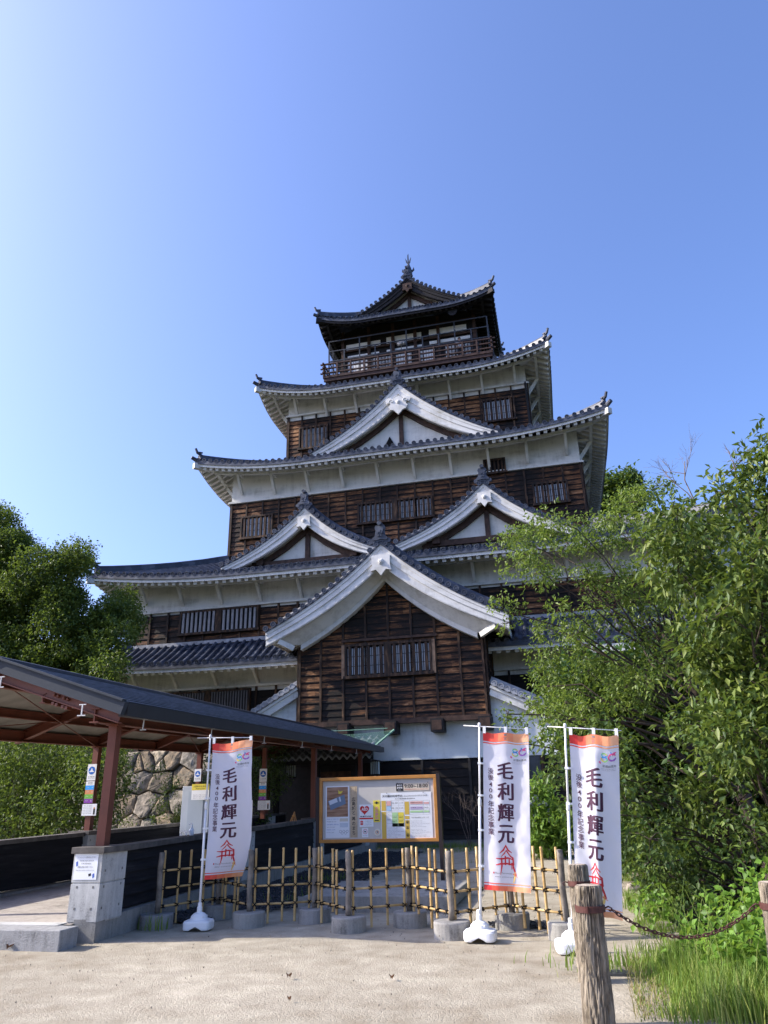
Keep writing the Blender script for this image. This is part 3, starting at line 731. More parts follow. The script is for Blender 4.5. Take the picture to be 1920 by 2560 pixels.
for i, (lx, lab) in enumerate(((-6.6, 'white slatted wall lantern at the corner of the black board wall'), (-9.76, 'white slatted wall lantern left of the entrance door'))):
    l = empty('wall_lantern', (lx, 26.3, 2.6), lab, 'lantern', 'slatted entrance lanterns')
    f = MB(); f.box(lx-0.14, lx+0.14, 26.2, 26.42, 2.42, 2.84); f.build('lamp_box', simple('lantern_white', (0.55, 0.62, 0.58), 0.5, 0.05, 3), l)
    f = MB()
    for k in range(5): f.box(lx-0.15+0.068*k, lx-0.13+0.068*k, 26.18, 26.20, 2.42, 2.84)
    f.box(lx-0.17, lx+0.17, 26.17, 26.45, 2.84, 2.88); f.box(lx-0.17, lx+0.17, 26.17, 26.45, 2.38, 2.42)
    f.box(lx-0.03, lx+0.03, 26.45, 27.4, 2.85, 2.9); f.build('lamp_frame', MDARKW, l)
# green safety net strung from the beam end to the walkway roof
net = MB(); P0, P1, P2, P3 = Vector((-7.6, 26.6, 3.72)), Vector((-6.0, 26.9, 3.95)), Vector((-6.75, 26.3, 3.25)), Vector((-9.0, 26.7, 3.95))
def nf(a, b): return P3.lerp(P1, a).lerp(Vector((-8.6, 26.3, 3.4)).lerp(P2, a), b)-Vector((0, 0, 0.10*math.sin(PI*a)))
for k in range(41): net.tube([nf(k/40, j/4) for j in range(5)], 0.006, 3, False)
for k in range(15): net.tube([nf(j/8, k/14) for j in range(9)], 0.006, 3, False)
netm = simple('green_net', (0.17, 0.33, 0.24), 0.6, 0.1, 3)
for k in range(12):
    a = P1.lerp(P2, k/12); b = P1.lerp(P2, (k+1)/12); net.tube([a, (a+b)/2+Vector((0.03, 0, 0.02)), b], [0.03, 0.05, 0.03], 6)
net.tube([(-9.2, 26.6, 4.05), (-8.0, 26.6, 3.98), (-6.2, 26.7, 4.0)], 0.012, 4)
tag(net.build('safety_net', netm), 'green netting strung under the turret beam ends above the walkway', 'net')

# =================================================================== neighbouring roofs at the right
nb = empty('side_turret', (9, 44, 0), 'pale tiled roof of a side turret showing behind the right hand trees', 'turret')
c = MB(); c.box(5.2, 19, 41.5, 47, 3, 15.2); c.build('wall', MPLASG, nb)
r_ = MB()
for sd in (-1, 1):
    for k in range(8):
        p0, p1 = k/8, (k+1)/8
        r_.grid(lambda i, j: (3.6+17*i, 44+sd*(3.8-3.8*(p0+(p1-p0)*j)), 15.1+1.9*(p0+(p1-p0)*j)+0.03*(1-j)+0.35*(2*abs(i-.45))**2), 20, 1)
    for k in range(47):
        i = k/46; roll_on(r_, [Vector((3.6+17*i, 44+sd*3.8*(1-p), 15.16+1.9*p+0.35*(2*abs(i-.45))**2)) for p in (0, .33, .66, 1)], Vector((0, 0, 1)))
r_.build('roof', simple('pale_old_tile', (0.20, 0.20, 0.20), 0.7, 0.35, 4), nb)
rd = MB()
for k in range(20): i0, i1 = k/20, (k+1)/20; rd.beam((3.6+17*i0, 44, 17.25+0.35*(2*abs(i0-.45))**2), (3.6+17*i1, 44, 17.25+0.35*(2*abs(i1-.45))**2), 0.35, 0.55)
rd.build('ridge', MTILE_L, nb)
# lower gallery roof under the cherry branches
lg = empty('gallery_roof', (4, 31, 0), 'dark tiled gallery roof half hidden by the cherry branches', 'building')
c = MB(); c.box(1.9, 12, 30.0, 34, 0, 7.4); c.build('wall', MSIDE_DK, lg)
r_ = MB()
for k in range(5):
    p0, p1 = k/5, (k+1)/5
    r_.grid(lambda i, j: (1.4+11*i, 28.4+3.2*(p0+(p1-p0)*j), 6.9+1.3*(p0+(p1-p0)*j)+0.03*(1-j)), 20, 1)
for k in range(31): roll_on(r_, [Vector((1.4+11*k/30, 28.4+3.2*p, 6.95+1.3*p)) for p in (0, .33, .66, 1)], Vector((0, 0, 1)))
r_.build('roof', MTILE, lg)
f = MB(); f.box(1.4, 12.4, 28.4, 28.5, 6.55, 6.85); f.build('fascia', MPLAS, lg)

# =================================================================== stone base wall at the left
MSTONE = None
def m_stone():
    g = NG('castle_stone'); p = g.pos(); ri = g.new('ShaderNodeNewGeometry').outputs['Random Per Island']
    n = g.noise(p, 5, 7, 0.65); n2 = g.noise(p, 24, 4)
    base = g.ramp(ri, [(0.0, (0.20, 0.165, 0.125)), (0.35, (0.40, 0.30, 0.20)), (0.7, (0.36, 0.32, 0.27)), (1.0, (0.50, 0.42, 0.32))])
    c = g.mix(g.ramp(n, [(0.35, 0.0), (0.62, 1.0)]), (0.12, 0.11, 0.09), base)
    g.bump(g.math('ADD', n, g.math('MULTIPLY', n2, 0.4)), 0.6, 0.05); return g.done(c, 0.9, 0.15)
MSTONE = m_stone()
def stone_wall(name, x0, x1, zt, yb, yt, label, seed=3, lean=0.0, sz=0.78):
    rnd = random.Random(seed); mb = MB(); seeds = []
    z = 0.1
    while z < zt+.2:
        x = x0+lean*z+rnd.uniform(0, .6)
        while x < x1:
            seeds.append((x+rnd.uniform(-.22, .22), z+rnd.uniform(-.2, .2))); x += rnd.uniform(.55, 1.35)*sz*1.5
        z += sz*rnd.uniform(.8, 1.15)
    for _ in range(int(len(seeds)*.35)): seeds.append((rnd.uniform(x0, x1), rnd.uniform(0, zt)))
    for i, (sx, sz_) in enumerate(seeds):
        P = [(sx-1.3, sz_-1), (sx+1.3, sz_-1), (sx+1.3, sz_+1), (sx-1.3, sz_+1)]
        planes = [((ox-sx), (oz-sz_)*1.5, (sx+ox)/2, (sz_+oz)/2) for j, (ox, oz) in enumerate(seeds) if j != i and abs(ox-sx) < 2.4 and abs(oz-sz_) < 2]
        planes += [(0, 1, 0, zt), (0, -1, 0, -.1), (1, 0, x1, 0), (-1, lean, x0+lean*sz_, sz_)]
        for nx_, nz_, mx_, mz_ in planes:
            Q = []
            for k in range(len(P)):
                a_, b_ = P[k], P[(k+1) % len(P)]; da = (a_[0]-mx_)*nx_+(a_[1]-mz_)*nz_; db = (b_[0]-mx_)*nx_+(b_[1]-mz_)*nz_
                if da <= 0: Q.append(a_)
                if da*db < 0: t = da/(da-db); Q.append((a_[0]+(b_[0]-a_[0])*t, a_[1]+(b_[1]-a_[1])*t))
            P = Q
            if len(P) < 3: break
        if len(P) < 3: continue
        cx_ = sum(p[0] for p in P)/len(P); cz = sum(p[1] for p in P)/len(P)
        ring = []
        for k in range(len(P)):
            a_, b_ = P[k], P[(k+1) % len(P)]; L_ = math.hypot(b_[0]-a_[0], b_[1]-a_[1]); n = max(1, int(L_/.09))
            for q in range(n): t = q/n; ring.append((a_[0]+(b_[0]-a_[0])*t, a_[1]+(b_[1]-a_[1])*t))
        if len(ring) < 5: continue
        tilt = (rnd.uniform(-.22, .22), rnd.uniform(-.22, .22)); push = rnd.uniform(-.06, .07); vs = []; n = len(ring); bl = rnd.uniform(.04, .10)
        ybase = lambda zz: yb+(yt-yb)*zz/zt
        for sc, dp in ((.975, .35), (.965, .03), (.90, -bl), (.72, -bl-.035), (.42, -bl-.05)):
            for (x, z) in ring:
                jx = .022*noise.noise(Vector((x*5, z*5, i))); xx = cx_+(x-cx_)*sc+jx; zz = cz+(z-cz)*sc+jx
                d = dp+push+(0 if dp > .1 else tilt[0]*(xx-cx_)+tilt[1]*(zz-cz)+.05*noise.noise(Vector((xx*3, zz*3, i*2)))+.02*noise.noise(Vector((xx*10, zz*10, 1)))); vs.append((xx, ybase(zz)+d, zz))
        vs.append((cx_, ybase(cz)-bl-.05+push, cz)); fs_ = [(r*n+k, r*n+(k+1) % n, (r+1)*n+(k+1) % n, (r+1)*n+k) for r in range(4) for k in range(n)]+[(4*n+k, 4*n+(k+1) % n, 5*n) for k in range(n)]
        mb.add(vs, fs_)
    o = mb.build(name, MSTONE); tag(o, label, 'wall')
    bk = MB(); bk.prism([(x0+.2, -.2), (x1, -.2), (x1, zt-.05), (x0+.3+lean*zt, zt-.05)][::-1], max(yb, yt)+.12, max(yb, yt)+2.0)
    bk.build('backing', simple('dark_joint', (0.03, 0.028, 0.024), 0.9, 0.3, 6), o)
    return o
stone_wall('stone_wall', -21.0, -10.3, 3.75, 28.0, 28.9, 'tan stone base wall of irregular blocks seen under the walkway roof', 3, 0.35)
# =================================================================== ground
def m_ground():
    g = NG('pale_sand_ground'); p = g.pos(); n = g.noise(p, 0.35, 5, 0.6); n2 = g.noise(p, 3, 5, 0.6); n3 = g.noise(p, 60, 3, 0.7)
    # crumbly crusted sand: short wavy ridges
    vo = g.new('ShaderNodeTexVoronoi', feature='DISTANCE_TO_EDGE'); g.set(vo.inputs['Vector'], g.mapped(p, (1, 1, 1))); vo.inputs['Scale'].default_value = 22
    f = g.math('ADD', g.math('MULTIPLY', n, 0.45), g.math('ADD', g.math('MULTIPLY', n2, 0.40), g.math('MULTIPLY', n3, 0.15)))
    c = g.ramp(f, [(0.38, (0.27, 0.225, 0.16)), (0.47, (0.345, 0.305, 0.23)), (0.54, (0.405, 0.36, 0.275)), (0.62, (0.50, 0.45, 0.35))])
    s3 = g.new('ShaderNodeSeparateXYZ'); g.set(s3.inputs[0], p); c = g.mix(g.math('MULTIPLY', g.math('SUBTRACT', -0.06, s3.outputs[2]), 6.0, clamp=True), c, (0.035, 0.028, 0.018))
    ax_ = g.math('MULTIPLY', g.math('SUBTRACT', g.math('ABSOLUTE', g.math('ADD', s3.outputs[0], 4.5)), g.math('ADD', 9.0, g.math('MULTIPLY', n2, 1.5))), 1.5, clamp=True); fy_ = g.math('MULTIPLY', g.math('SUBTRACT', s3.outputs[1], 27.0), 1.0, clamp=True); by_ = g.math('MULTIPLY', g.math('SUBTRACT', -9.0, s3.outputs[1]), 0.5, clamp=True)
    c = g.mix(g.math('MAXIMUM', g.math('MAXIMUM', ax_, fy_), by_), c, g.ramp(n2, [(0.35, (0.030, 0.034, 0.016)), (0.65, (0.060, 0.070, 0.028))]))
    wv = g.noise(p, 26, 6, 0.75, 0.4)
    h = g.math('ADD', g.math('MULTIPLY', wv, 1.0), g.math('ADD', g.math('MULTIPLY', n3, 0.35), g.math('MULTIPLY', g.math('MINIMUM', vo.outputs['Distance'], 0.12), 1.2)))
    g.bump(h, 0.55, 0.05); return g.done(c, 0.95, 0.1)
gd = MB(); GN = 120
def gz(x, y):
    return 0.018*noise.noise(Vector((x*0.5, y*0.5, 0)))+0.010*noise.noise(Vector((x*2, y*2, 3)))-0.012
xs = np.concatenate([[-700, -200, -60], np.linspace(-20, 14, GN), [60, 200, 700]]); ys = np.concatenate([[-200, -40], np.linspace(0, 34, GN), [60, 200, 1200]])
sst = lambda v: max(0.0, min(1.0, v))**2*(3-2*max(0.0, min(1.0, v)))
def moat(x, y): return -2.6*sst((x-1.15)/0.9)*sst((y-8.6)/1.2)*sst((26-y)/1.5)*sst((16-x)/3)
gv = [(x, y, gz(x, y)+moat(x, y) if (-20 <= x <= 14 and 0 <= y <= 34) else 0) for y in ys for x in xs]
nx = len(xs); gd.smooth = True
gd.add(gv, [(j*nx+i, j*nx+i+1, (j+1)*nx+i+1, (j+1)*nx+i) for j in range(len(ys)-1) for i in range(nx-1)])
tag(gd.build('ground', m_ground()), kind='structure')
MCONC = NG('smooth_concrete')
def m_conc(name, col, sp):
    g = NG(name); p = g.pos(); n = g.noise(p, 2.5, 6, 0.65); n2 = g.noise(g.mapped(p, (9, 9, 1.2)), 1.5, 5, 0.6); n3 = g.noise(p, 55, 3)
    f = g.math('ADD', g.math('MULTIPLY', n, 0.45), g.math('ADD', g.math('MULTIPLY', n2, 0.35), g.math('MULTIPLY', n3, 0.2)))
    c = g.ramp(f, [(0.36, tuple(x*0.42 for x in col)), (0.46, tuple(x*0.80 for x in col)), (0.56, col)]); g.bump(n3, sp, 0.01); return g.done(c, 0.85, 0.2)
MCONC = m_conc('smooth_concrete', (0.50, 0.50, 0.475), 0.15); MCONCD = m_conc('stained_concrete', (0.31, 0.30, 0.27), 0.35); MGRAN = m_conc('rough_granite', (0.34, 0.34, 0.33), 0.9)
PB = np.random.default_rng(21)
# little debris on the sand
dry = simple('dry_leaf', (0.17, 0.085, 0.04), 0.8, 0.4, 9)
for i, (x, y, s, lab) in enumerate(((*at(25, 2374, 8.45).xy, 0.09, 'curled brown dry leaf lying beside the granite step'), (-2.72, 7.4, 0.055, 'small brown leaf lying on the open sand nearest the left'), (-1.75, 7.45, 0.05, 'small brown leaf lying on the open sand in line with the middle banner'), (-2.42, 6.6, 0.035, 'tiny dark pine crumb lying on the sand in the front'))):
    m = MB(); m.grid(lambda a, b: (x+(a-.5)*s*(1-abs(2*b-1)**2*.8), y+(b-.5)*s*1.3, 0.012+0.35*s*(abs(2*a-1))+0.02*math.sin(4*b)), 4, 5)
    tag(m.build('dry_leaf', dry), lab, 'leaf', 'fallen leaves on the sand')
# dark slate chips by the walkway wall and under the fence
def chips(name, region, n, label, sz=(0.015, 0.045), seed=1):
    rg = np.random.default_rng(seed); V = []; Fc = []
    k = 0
    while k < n:
        x, y = region(rg)
        s = rg.uniform(*sz); a = rg.uniform(0, 2*PI); z = rg.uniform(0.0, 0.035); tl = rg.uniform(-.5, .5)
        b = len(V); m_ = int(rg.integers(4, 6))
        ring = [(x+s*math.cos(a+2*PI*j/m_)*rg.uniform(.6, 1.1), y+s*math.sin(a+2*PI*j/m_)*rg.uniform(.5, 1.0)) for j in range(m_)]
        for (rx, ry) in ring: V.append((rx, ry, z+(rx-x)*tl))
        for (rx, ry) in ring: V.append((rx, ry, z+0.012+s*.2+(rx-x)*tl))
        Fc.append(tuple(b+m_+j for j in range(m_)))
        for j in range(m_): Fc.append((b+j, b+(j+1) % m_, b+m_+(j+1) % m_, b+m_+j))
        k += 1
    me = bpy.data.meshes.new(name); me.from_pydata(V, [], Fc); me.materials.append(simple('slate_chips', (0.055, 0.058, 0.065), 0.6, 0.45, 30)); o = bpy.data.objects.new(name, me); COL.objects.link(o)
    return tag(o, label, 'gravel', kind='stuff')
def reg_slate(rg):
    y = 10.6+14*rg.random()**1.3; t = (y-10.6)/14
    x0 = -5.85-0.045*(y-9); w_ = 1.9 if y > 12.2 else 0.5+0.8*(y-10.6)
    return x0+rg.random()*w_+rg.normal()*.05, y
chips('gravel', reg_slate, 9000, 'dark slate chips spread between the walkway wall and the concrete slab')
chips('gravel', lambda rg: (-1.15+1.15*rg.random()+rg.normal()*.05, 10.45+0.25*rg.random()-.1*rg.random()), 420, 'small patch of dark slate chips around the fence footings', seed=5)
def reg_peb(rg):
    return (rg.uniform(-8, 1.0), 3.5+rg.random()**.7*14)
chips('pebbles', reg_peb, 900, 'tiny pebbles scattered over the pale sand', (0.002, 0.007), 9)
bpy.data.objects['pebbles'].data.materials.clear(); bpy.data.objects['pebbles'].data.materials.append(simple('pebble', (0.20, 0.17, 0.13), 0.8, 0.6, 40))
# concrete slab behind the fence, and drain cover
m = MB(); m.prism([(-4.15, 0), (-1.86, 0), (-1.86, 0.19), (-4.15, 0.19)][::-1], 11.65, 13.9); sl_ = m.build('concrete_slab', MCONCD, bevel=0.015); tag(sl_, 'low concrete slab behind the bamboo fence below the notice board', 'slab')
m = MB(); m.box(0.02, 0.62, 7.86, 8.02, -0.02, 0.012); 
for k in range(9): m.box(0.05+0.06*k, 0.075+0.06*k, 7.87, 8.01, 0.012, 0.018)
tag(m.build('drain_cover', simple('drain_iron', (0.05, 0.055, 0.06), 0.5, 0.3, 8)), 'dark drain grating in the sand beside the grass', 'drain')

# =================================================================== covered walkway
WX, WY, WK = -6.02, 8.97, -0.045
def wx(y, off=0.0): return WX+off+WK*(y-WY)
MSTEEL = simple('red_brown_steel', (0.150, 0.046, 0.027), 0.5, 0.18, 3, 0.05, 0.35)
MROOFM = simple('dark_metal_roof', (0.022, 0.021, 0.024), 0.5, 0.25, 3, 0.0, 0.5)
MBARGE = simple('blue_grey_metal_edge', (0.026, 0.034, 0.046), 0.7, 0.12, 3)
MCEIL = simple('ceiling_board', (0.26, 0.24, 0.205), 0.8, 0.22, 2.5)
walk = empty('covered_walkway', (-7.4, 17, 0), 'steel framed covered walkway with dark metal roof leading to the entrance', 'walkway')
YA, YB = 8.75, 26.6
def ez(y): return 2.72+(y-YA)*0.030          # right eave height
def rz(y): return 3.37+(y-YA)*0.030          # ridge height
EO, RO, LO = 0.38, -1.58, -3.54
rf = MB(); le = MB(); K = 11
for sd in (1, -1):
    for k in range(K):
        p0, p1 = k/K, (k+1)/K
        def rp(y, p, dz=0): 
            o = EO+(RO-EO)*p if sd > 0 else LO+(RO-LO)*p
            return (wx(y, o), y, ez(y)+(rz(y)-ez(y))*(p)+dz)
        rf.grid(lambda i, j: rp(YA-0.06+(YB-YA)*i, p0+(p1-p0)*j, 0.07*(1-j)+0.05), 12, 1)
        rf.grid(lambda i, j: rp(YA-0.06+(YB-YA)*i, p0, 0.0+0.12*j), 12, 1)
        le.tube([rp(YA-0.08+(YB-YA)*q/6, p0, 0.118) for q in range(7)], 0.010, 5)
        rf.add([rp(YA-0.06, p0, 0.0), rp(YA-0.06, p1, 0.0), rp(YA-0.06, p1, 0.05), rp(YA-0.06, p0, 0.12)], [(0, 1, 2, 3)])
rf.tube([(wx(YA, RO), YA-0.12, rz(YA)+0.10), (wx(YB, RO), YB, rz(YB)+0.10)], 0.07, 8)
rfo = rf.build('roof', MROOFM, walk); le.build('lap_edges', simple('lap_edge_highlight', (0.17, 0.17, 0.19), 0.5, 0.3, 4), rfo)  # paler edge colour stands in for highlights along the metal laps
gt = MB(); gt.beam((wx(YA, EO+.05), YA-0.05, ez(YA)-0.01), (wx(YB, EO+.05), YB, ez(YB)-0.01), 0.13, 0.17); gt.build('gutter', simple('gutter_metal', (0.03, 0.03, 0.032), 0.45, 0.2, 3), rfo)
bg_ = MB()
for o in (EO, LO):
    bg_.beam((wx(YA, o+(.10 if o == EO else -.1)), YA-0.10, ez(YA)+0.0), (wx(YA, RO), YA-0.10, rz(YA)+0.04), 0.09, 0.17)
    bg_.beam((wx(YA, o+(.10 if o == EO else -.1)), YA-0.13, ez(YA)+0.10), (wx(YA, RO), YA-0.13, rz(YA)+0.14), 0.10, 0.028)
bg_.build('barge_edge', MBARGE, rfo)
ce = MB()
for o in (EO, LO):
    for k in range(12):
        ya, yb = YA+(YB-YA)*k/12, YA+(YB-YA)*(k+1)/12
        ce.quad((wx(ya, o), ya, ez(ya)-0.015), (wx(yb, o), yb, ez(yb)-0.015), (wx(yb, RO), yb, rz(yb)-0.015), (wx(ya, RO), ya, rz(ya)-0.015))
ce.build('ceiling', MCEIL, rfo)
def hbeam(mb, a, b, w_=0.12, h_=0.20):
    a, b = Vector(a), Vector(b); mb.beam(a, b, 0.018, h_); up = Vector((0, 0, 1))
    for s in (-1, 1): mb.beam(a+up*s*h_/2, b+up*s*h_/2, w_, 0.016)
PY = [9.26, 14.1, 19.2, 24.8]
def wz(y): return 1.03+(y-WY)*0.011          # top of the side walls
for i, y in enumerate(PY):
    for off in (0.0, -3.30):
        p = MB(); x = wx(y, off); p.box(x-0.062, x+0.062, y-0.062, y+0.062, wz(y)+0.02, ez(y)-0.14); p.box(x-0.09, x+0.09, y-0.09, y+0.09, ez(y)-0.165, ez(y)-0.14)
        p.build('post', MSTEEL, walk)
bmz = MB()
for off in (0.0, -3.30):
    hbeam(bmz, (wx(YA, off), YA-0.04, ez(YA)-0.06), (wx(YB, off), YB, ez(YB)-0.06), 0.13, 0.17)
hbeam(bmz, (wx(YA, RO), YA-0.02, rz(YA)-0.17), (wx(YB, RO), YB, rz(YB)-0.17), 0.10, 0.16)
for off in (-0.85, -2.6):
    zz = lambda y: ez(y)+(rz(y)-ez(y))*0.48-0.10
    hbeam(bmz, (wx(YA, off), YA-0.02, zz(YA)), (wx(YB, off), YB, zz(YB)), 0.08, 0.12)
bmz.build('long_beam', MSTEEL, walk)
rb = MB(); ys_ = [YA+0.0]+PY[1:]+[(a+b)/2 for a, b in zip(PY, PY[1:])]
for y in ys_:
    for o in (EO, LO):
        hbeam(rb, (wx(y, o*0.97), y, ez(y)-0.09), (wx(y, RO), y, rz(y)-0.09), 0.11, 0.16)
for a, b in zip([YA]+PY[1:], PY[1:]+[YB]):
    for (o1, z1), (o2, z2) in (((0, -.16), (RO, -.16)), ((-3.3, -.16), (RO, -.16))):
        zf_ = lambda y, o: (ez(y) if o in (0, -3.3) else rz(y))-0.17
        rb.beam((wx(a, o1), a, zf_(a, o1)), (wx(b, o2), b, zf_(b, o2)), 0.014, 0.014); rb.beam((wx(a, o2), a, zf_(a, o2)), (wx(b, o1), b, zf_(b, o1)), 0.014, 0.014)
# splice plates and bolts on the front rafter
for k, s in enumerate((0.42, 0.45, 0.50, 0.53)):
    x = wx(YA, EO+(RO-EO)*s); z = ez(YA)+(rz(YA)-ez(YA))*s-0.10
    rb.lathe((x, YA-0.02, z), [(0.022, 0), (0.022, 0.02), (0.012, 0.03)], 6, 'y')
    rb.obox((x, YA-0.0, z-0.115), (1, 0, 0), (0, 1, 0), (0, 0, 1), 0.02, 0.05, 0.02)
rb.build('rafters', MSTEEL, walk)
# little snow stops / hangers on the gutter
hg = MB()
for y in (9.3, 11.6, 14.2, 16.8, 19.5, 22.5):
    x = wx(y, EO+.03); z = ez(y)-0.16
    hg.beam((x, y, z+0.07), (x-0.01, y, z-0.07), 0.012, 0.012); hg.beam((x-.05, y, z-0.07), (x+.04, y, z-0.07), 0.012, 0.012); hg.beam((x-.03, y, z+0.07), (x+.05, y, z+0.07), 0.012, 0.012)
x0_ = wx(YA, -0.45)
for s in (0.25, 0.93):
    x = wx(YA, EO+(RO-EO)*s); z = ez(YA)+(rz(YA)-ez(YA))*s-0.17; hg.beam((x, YA-.16, z+.08), (x, YA-.16, z-.06), 0.014, 0.014); hg.beam((x-.06, YA-.16, z-.06), (x+.06, YA-.16, z-.06), 0.012, 0.012); hg.beam((x-.05, YA-.16, z+.08), (x+.05, YA-.16, z+.08), 0.012, 0.012)
hg.build('bird_wire_bracket', simple('white_bracket', (0.6, 0.6, 0.58), 0.5, 0.1, 5), rfo)
# side walls: stained black boards, concrete piers, kerb, deck
def m_black():
    g = NG('black_stained_board'); p = g.pos(); n = g.noise(g.mapped(p, (1, 0.7, 9)), 1.5, 6, 0.65)
    c = g.ramp(n, [(0.35, (0.006, 0.0065, 0.009)), (0.6, (0.016, 0.016, 0.019)), (0.75, (0.045, 0.042, 0.042))]); g.bump(n, 0.4, 0.01); return g.done(c, 0.75, 0.2)
MBLK = m_black(); MCAPW = simple('grey_weathered_cap', (0.10, 0.09, 0.08), 0.8, 0.45, 5, 0.3)
for off, sd in ((0.0, 1), (-3.30, -1)):
    bd = MB(); ystart = 9.5 if off == 0 else 8.0
    for k in range(5):
        z0 = 0.27+k*0.158
        n = 14
        for i in range(n):
            ya, yb = ystart+(YB-ystart)*i/n, ystart+(YB-ystart)*(i+1)/n
            rise = lambda y: (wz(y)-1.03)
            d = 0.10+0.012
            vs = []
            for y in (ya, yb):
                x = wx(y, off)
                sc = (wz(y)-0.06-0.27-0*rise(y))/0.79
                za, zb = 0.27+(z0-0.27)*sc, 0.27+(z0+0.158-0.27)*sc
                vs += [(x+sd*(0.075+0.02), y, za), (x+sd*0.075, y, zb-0.002), (x-sd*0.095, y, za), (x-sd*0.075, y, zb-0.002)]
            bd.add(vs, [(0, 4, 5, 1), (2, 3, 7, 6), (0, 2, 6, 4), (1, 5, 7, 3), (0, 1, 3, 2), (4, 6, 7, 5)])
    bd.build('plank_wall', MBLK, walk)
    cp = MB(); cp.beam((wx(ystart, off), ystart, wz(ystart)-0.03), (wx(YB, off), YB, wz(YB)-0.03), 0.26, 0.07); cp.build('wall_cap', MCAPW, walk)
    kb = MB()
    for i in range(10):
        ya, yb = (8.98 if off == 0 else 8.0)+i*1.75, (8.98 if off == 0 else 8.0)+(i+1)*1.75
        kb.beam((wx(ya, off+.04), ya, 0.09), (wx(yb, off+.04), yb, 0.09+.008), 0.30, 0.31)
    kb.build('kerb', MCONCD, walk)
    for i, y in enumerate(PY):
        if off != 0 and i == 0: continue
        x = wx(y, off); z1 = wz(y)-0.05
        pb_ = MB(); pb_.mat(MCONC); hw, hl = 0.205, 0.28
        yc = y
        xc_ = wx(yc, off)
        pb_.box(xc_-hw, xc_+hw, yc-hl, yc+hl, 0.215, 0.215+(z1-0.215)*0.56-0.008); pb_.box(xc_-hw+.012, xc_+hw-.012, yc-hl+.012, yc+hl-.012, 0.2, z1); pb_.box(xc_-hw, xc_+hw, yc-hl, yc+hl, 0.215+(z1-0.215)*0.56+0.008, z1)
        if i == 0 and off == 0: pb_.box(xc_-hw+.03, xc_+hw-.03, yc-hl+.02, yc+hl, -0.05, 0.21)
        pb_.mat(simple('tie_hole_grey', (0.16, 0.16, 0.15), 0.8, 0.3, 9))
        for zz in (0.36, 0.60, 0.78, 0.94):
            for yy in (yc-hl+0.09, yc+hl-0.09): 
                if zz < z1-0.05:
                    pb_.obox((xc_+hw+0.001, yy, zz), (1, 0, 0), (0, 1, 0), (0, 0, 1), 0.002, 0.014, 0.014)
            if zz < 0.7:
                for xx in (xc_-hw+0.09, xc_+hw-0.09): pb_.obox((xx, yc-hl-0.001, zz), (1, 0, 0), (0, 1, 0), (0, 0, 1), 0.014, 0.002, 0.014)
        pier = pb_.build('pier', None, walk, bevel=0.006)
        cpp = MB(); cpp.box(xc_-hw-.03, xc_+hw+.03, yc-hl-.03, yc+hl+.03, z1, z1+0.075); cpp.build('pier_cap', MCAPW, pier, bevel=0.004)
dk = MB(); dk.add([(wx(8.9, -3.3), 8.9, 0.2), (wx(8.9, -0.1), 8.9, 0.2), (wx(YB, -0.1), YB, 0.28), (wx(YB, -3.3), YB, 0.28)], [(0, 1, 2, 3)])
dk.build('deck', m_conc('walk_concrete', (0.42, 0.38, 0.33), 0.2), walk)
gs = MB(); gs.box(-10.6, -5.93, 8.45, 8.80, -0.05, 0.205); gs.build('granite_step', MGRAN, walk, bevel=0.012)
gs = MB(); gs.box(-10.6, -6.23, 8.79, 9.0, 0.0, 0.209); gs.build('threshold', MCONC, walk)
# paper notice on the pier
pn = Sheet((-6.215, 8.974, 0.985), (1, 0, 0), (0, 0, -1), (0, -1, 0)); INK = flat('black_ink', (0.03, 0.028, 0.03)); PAPER = simple('white_paper', (0.78, 0.79, 0.80), 0.6, 0.03, 4); BLUEI = flat('blue_ink', (0.08, 0.14, 0.45)); REDI = flat('red_ink', (0.55, 0.03, 0.03))
GREYI = flat('grey_ink', (0.20, 0.20, 0.21))
pn.slab(0, 0, 0.33, 0.30, 0.003, PAPER)
pn.text('コインロッカーは案内所にあります', 0.03, 0.035, 0.02, GREYI, 0.27); pn.text('Umbrellas may be borrowed', 0.07, 0.075, 0.022, INK, 0.2); pn.text('at the information.', 0.10, 0.105, 0.02, INK, 0.14)
pn.text('貴重品は各自でお持ちください', 0.05, 0.145, 0.022, INK, 0.22); pn.text('Please take valuables of value with you.', 0.03, 0.185, 0.018, GREYI, 0.26)
pn.poly([(0.02, 0.10), (0.045, 0.085), (0.05, 0.14), (0.025, 0.15)], BLUEI); pn.poly([(0.27, 0.24), (0.295, 0.225), (0.30, 0.27), (0.275, 0.285)], BLUEI); pn.poly([(0.21, 0.235), (0.25, 0.225), (0.255, 0.255), (0.22, 0.265)], INK)
tag(pn.mb.build('paper_notice'), 'white printed notice taped to the front face of the concrete pier', 'notice')

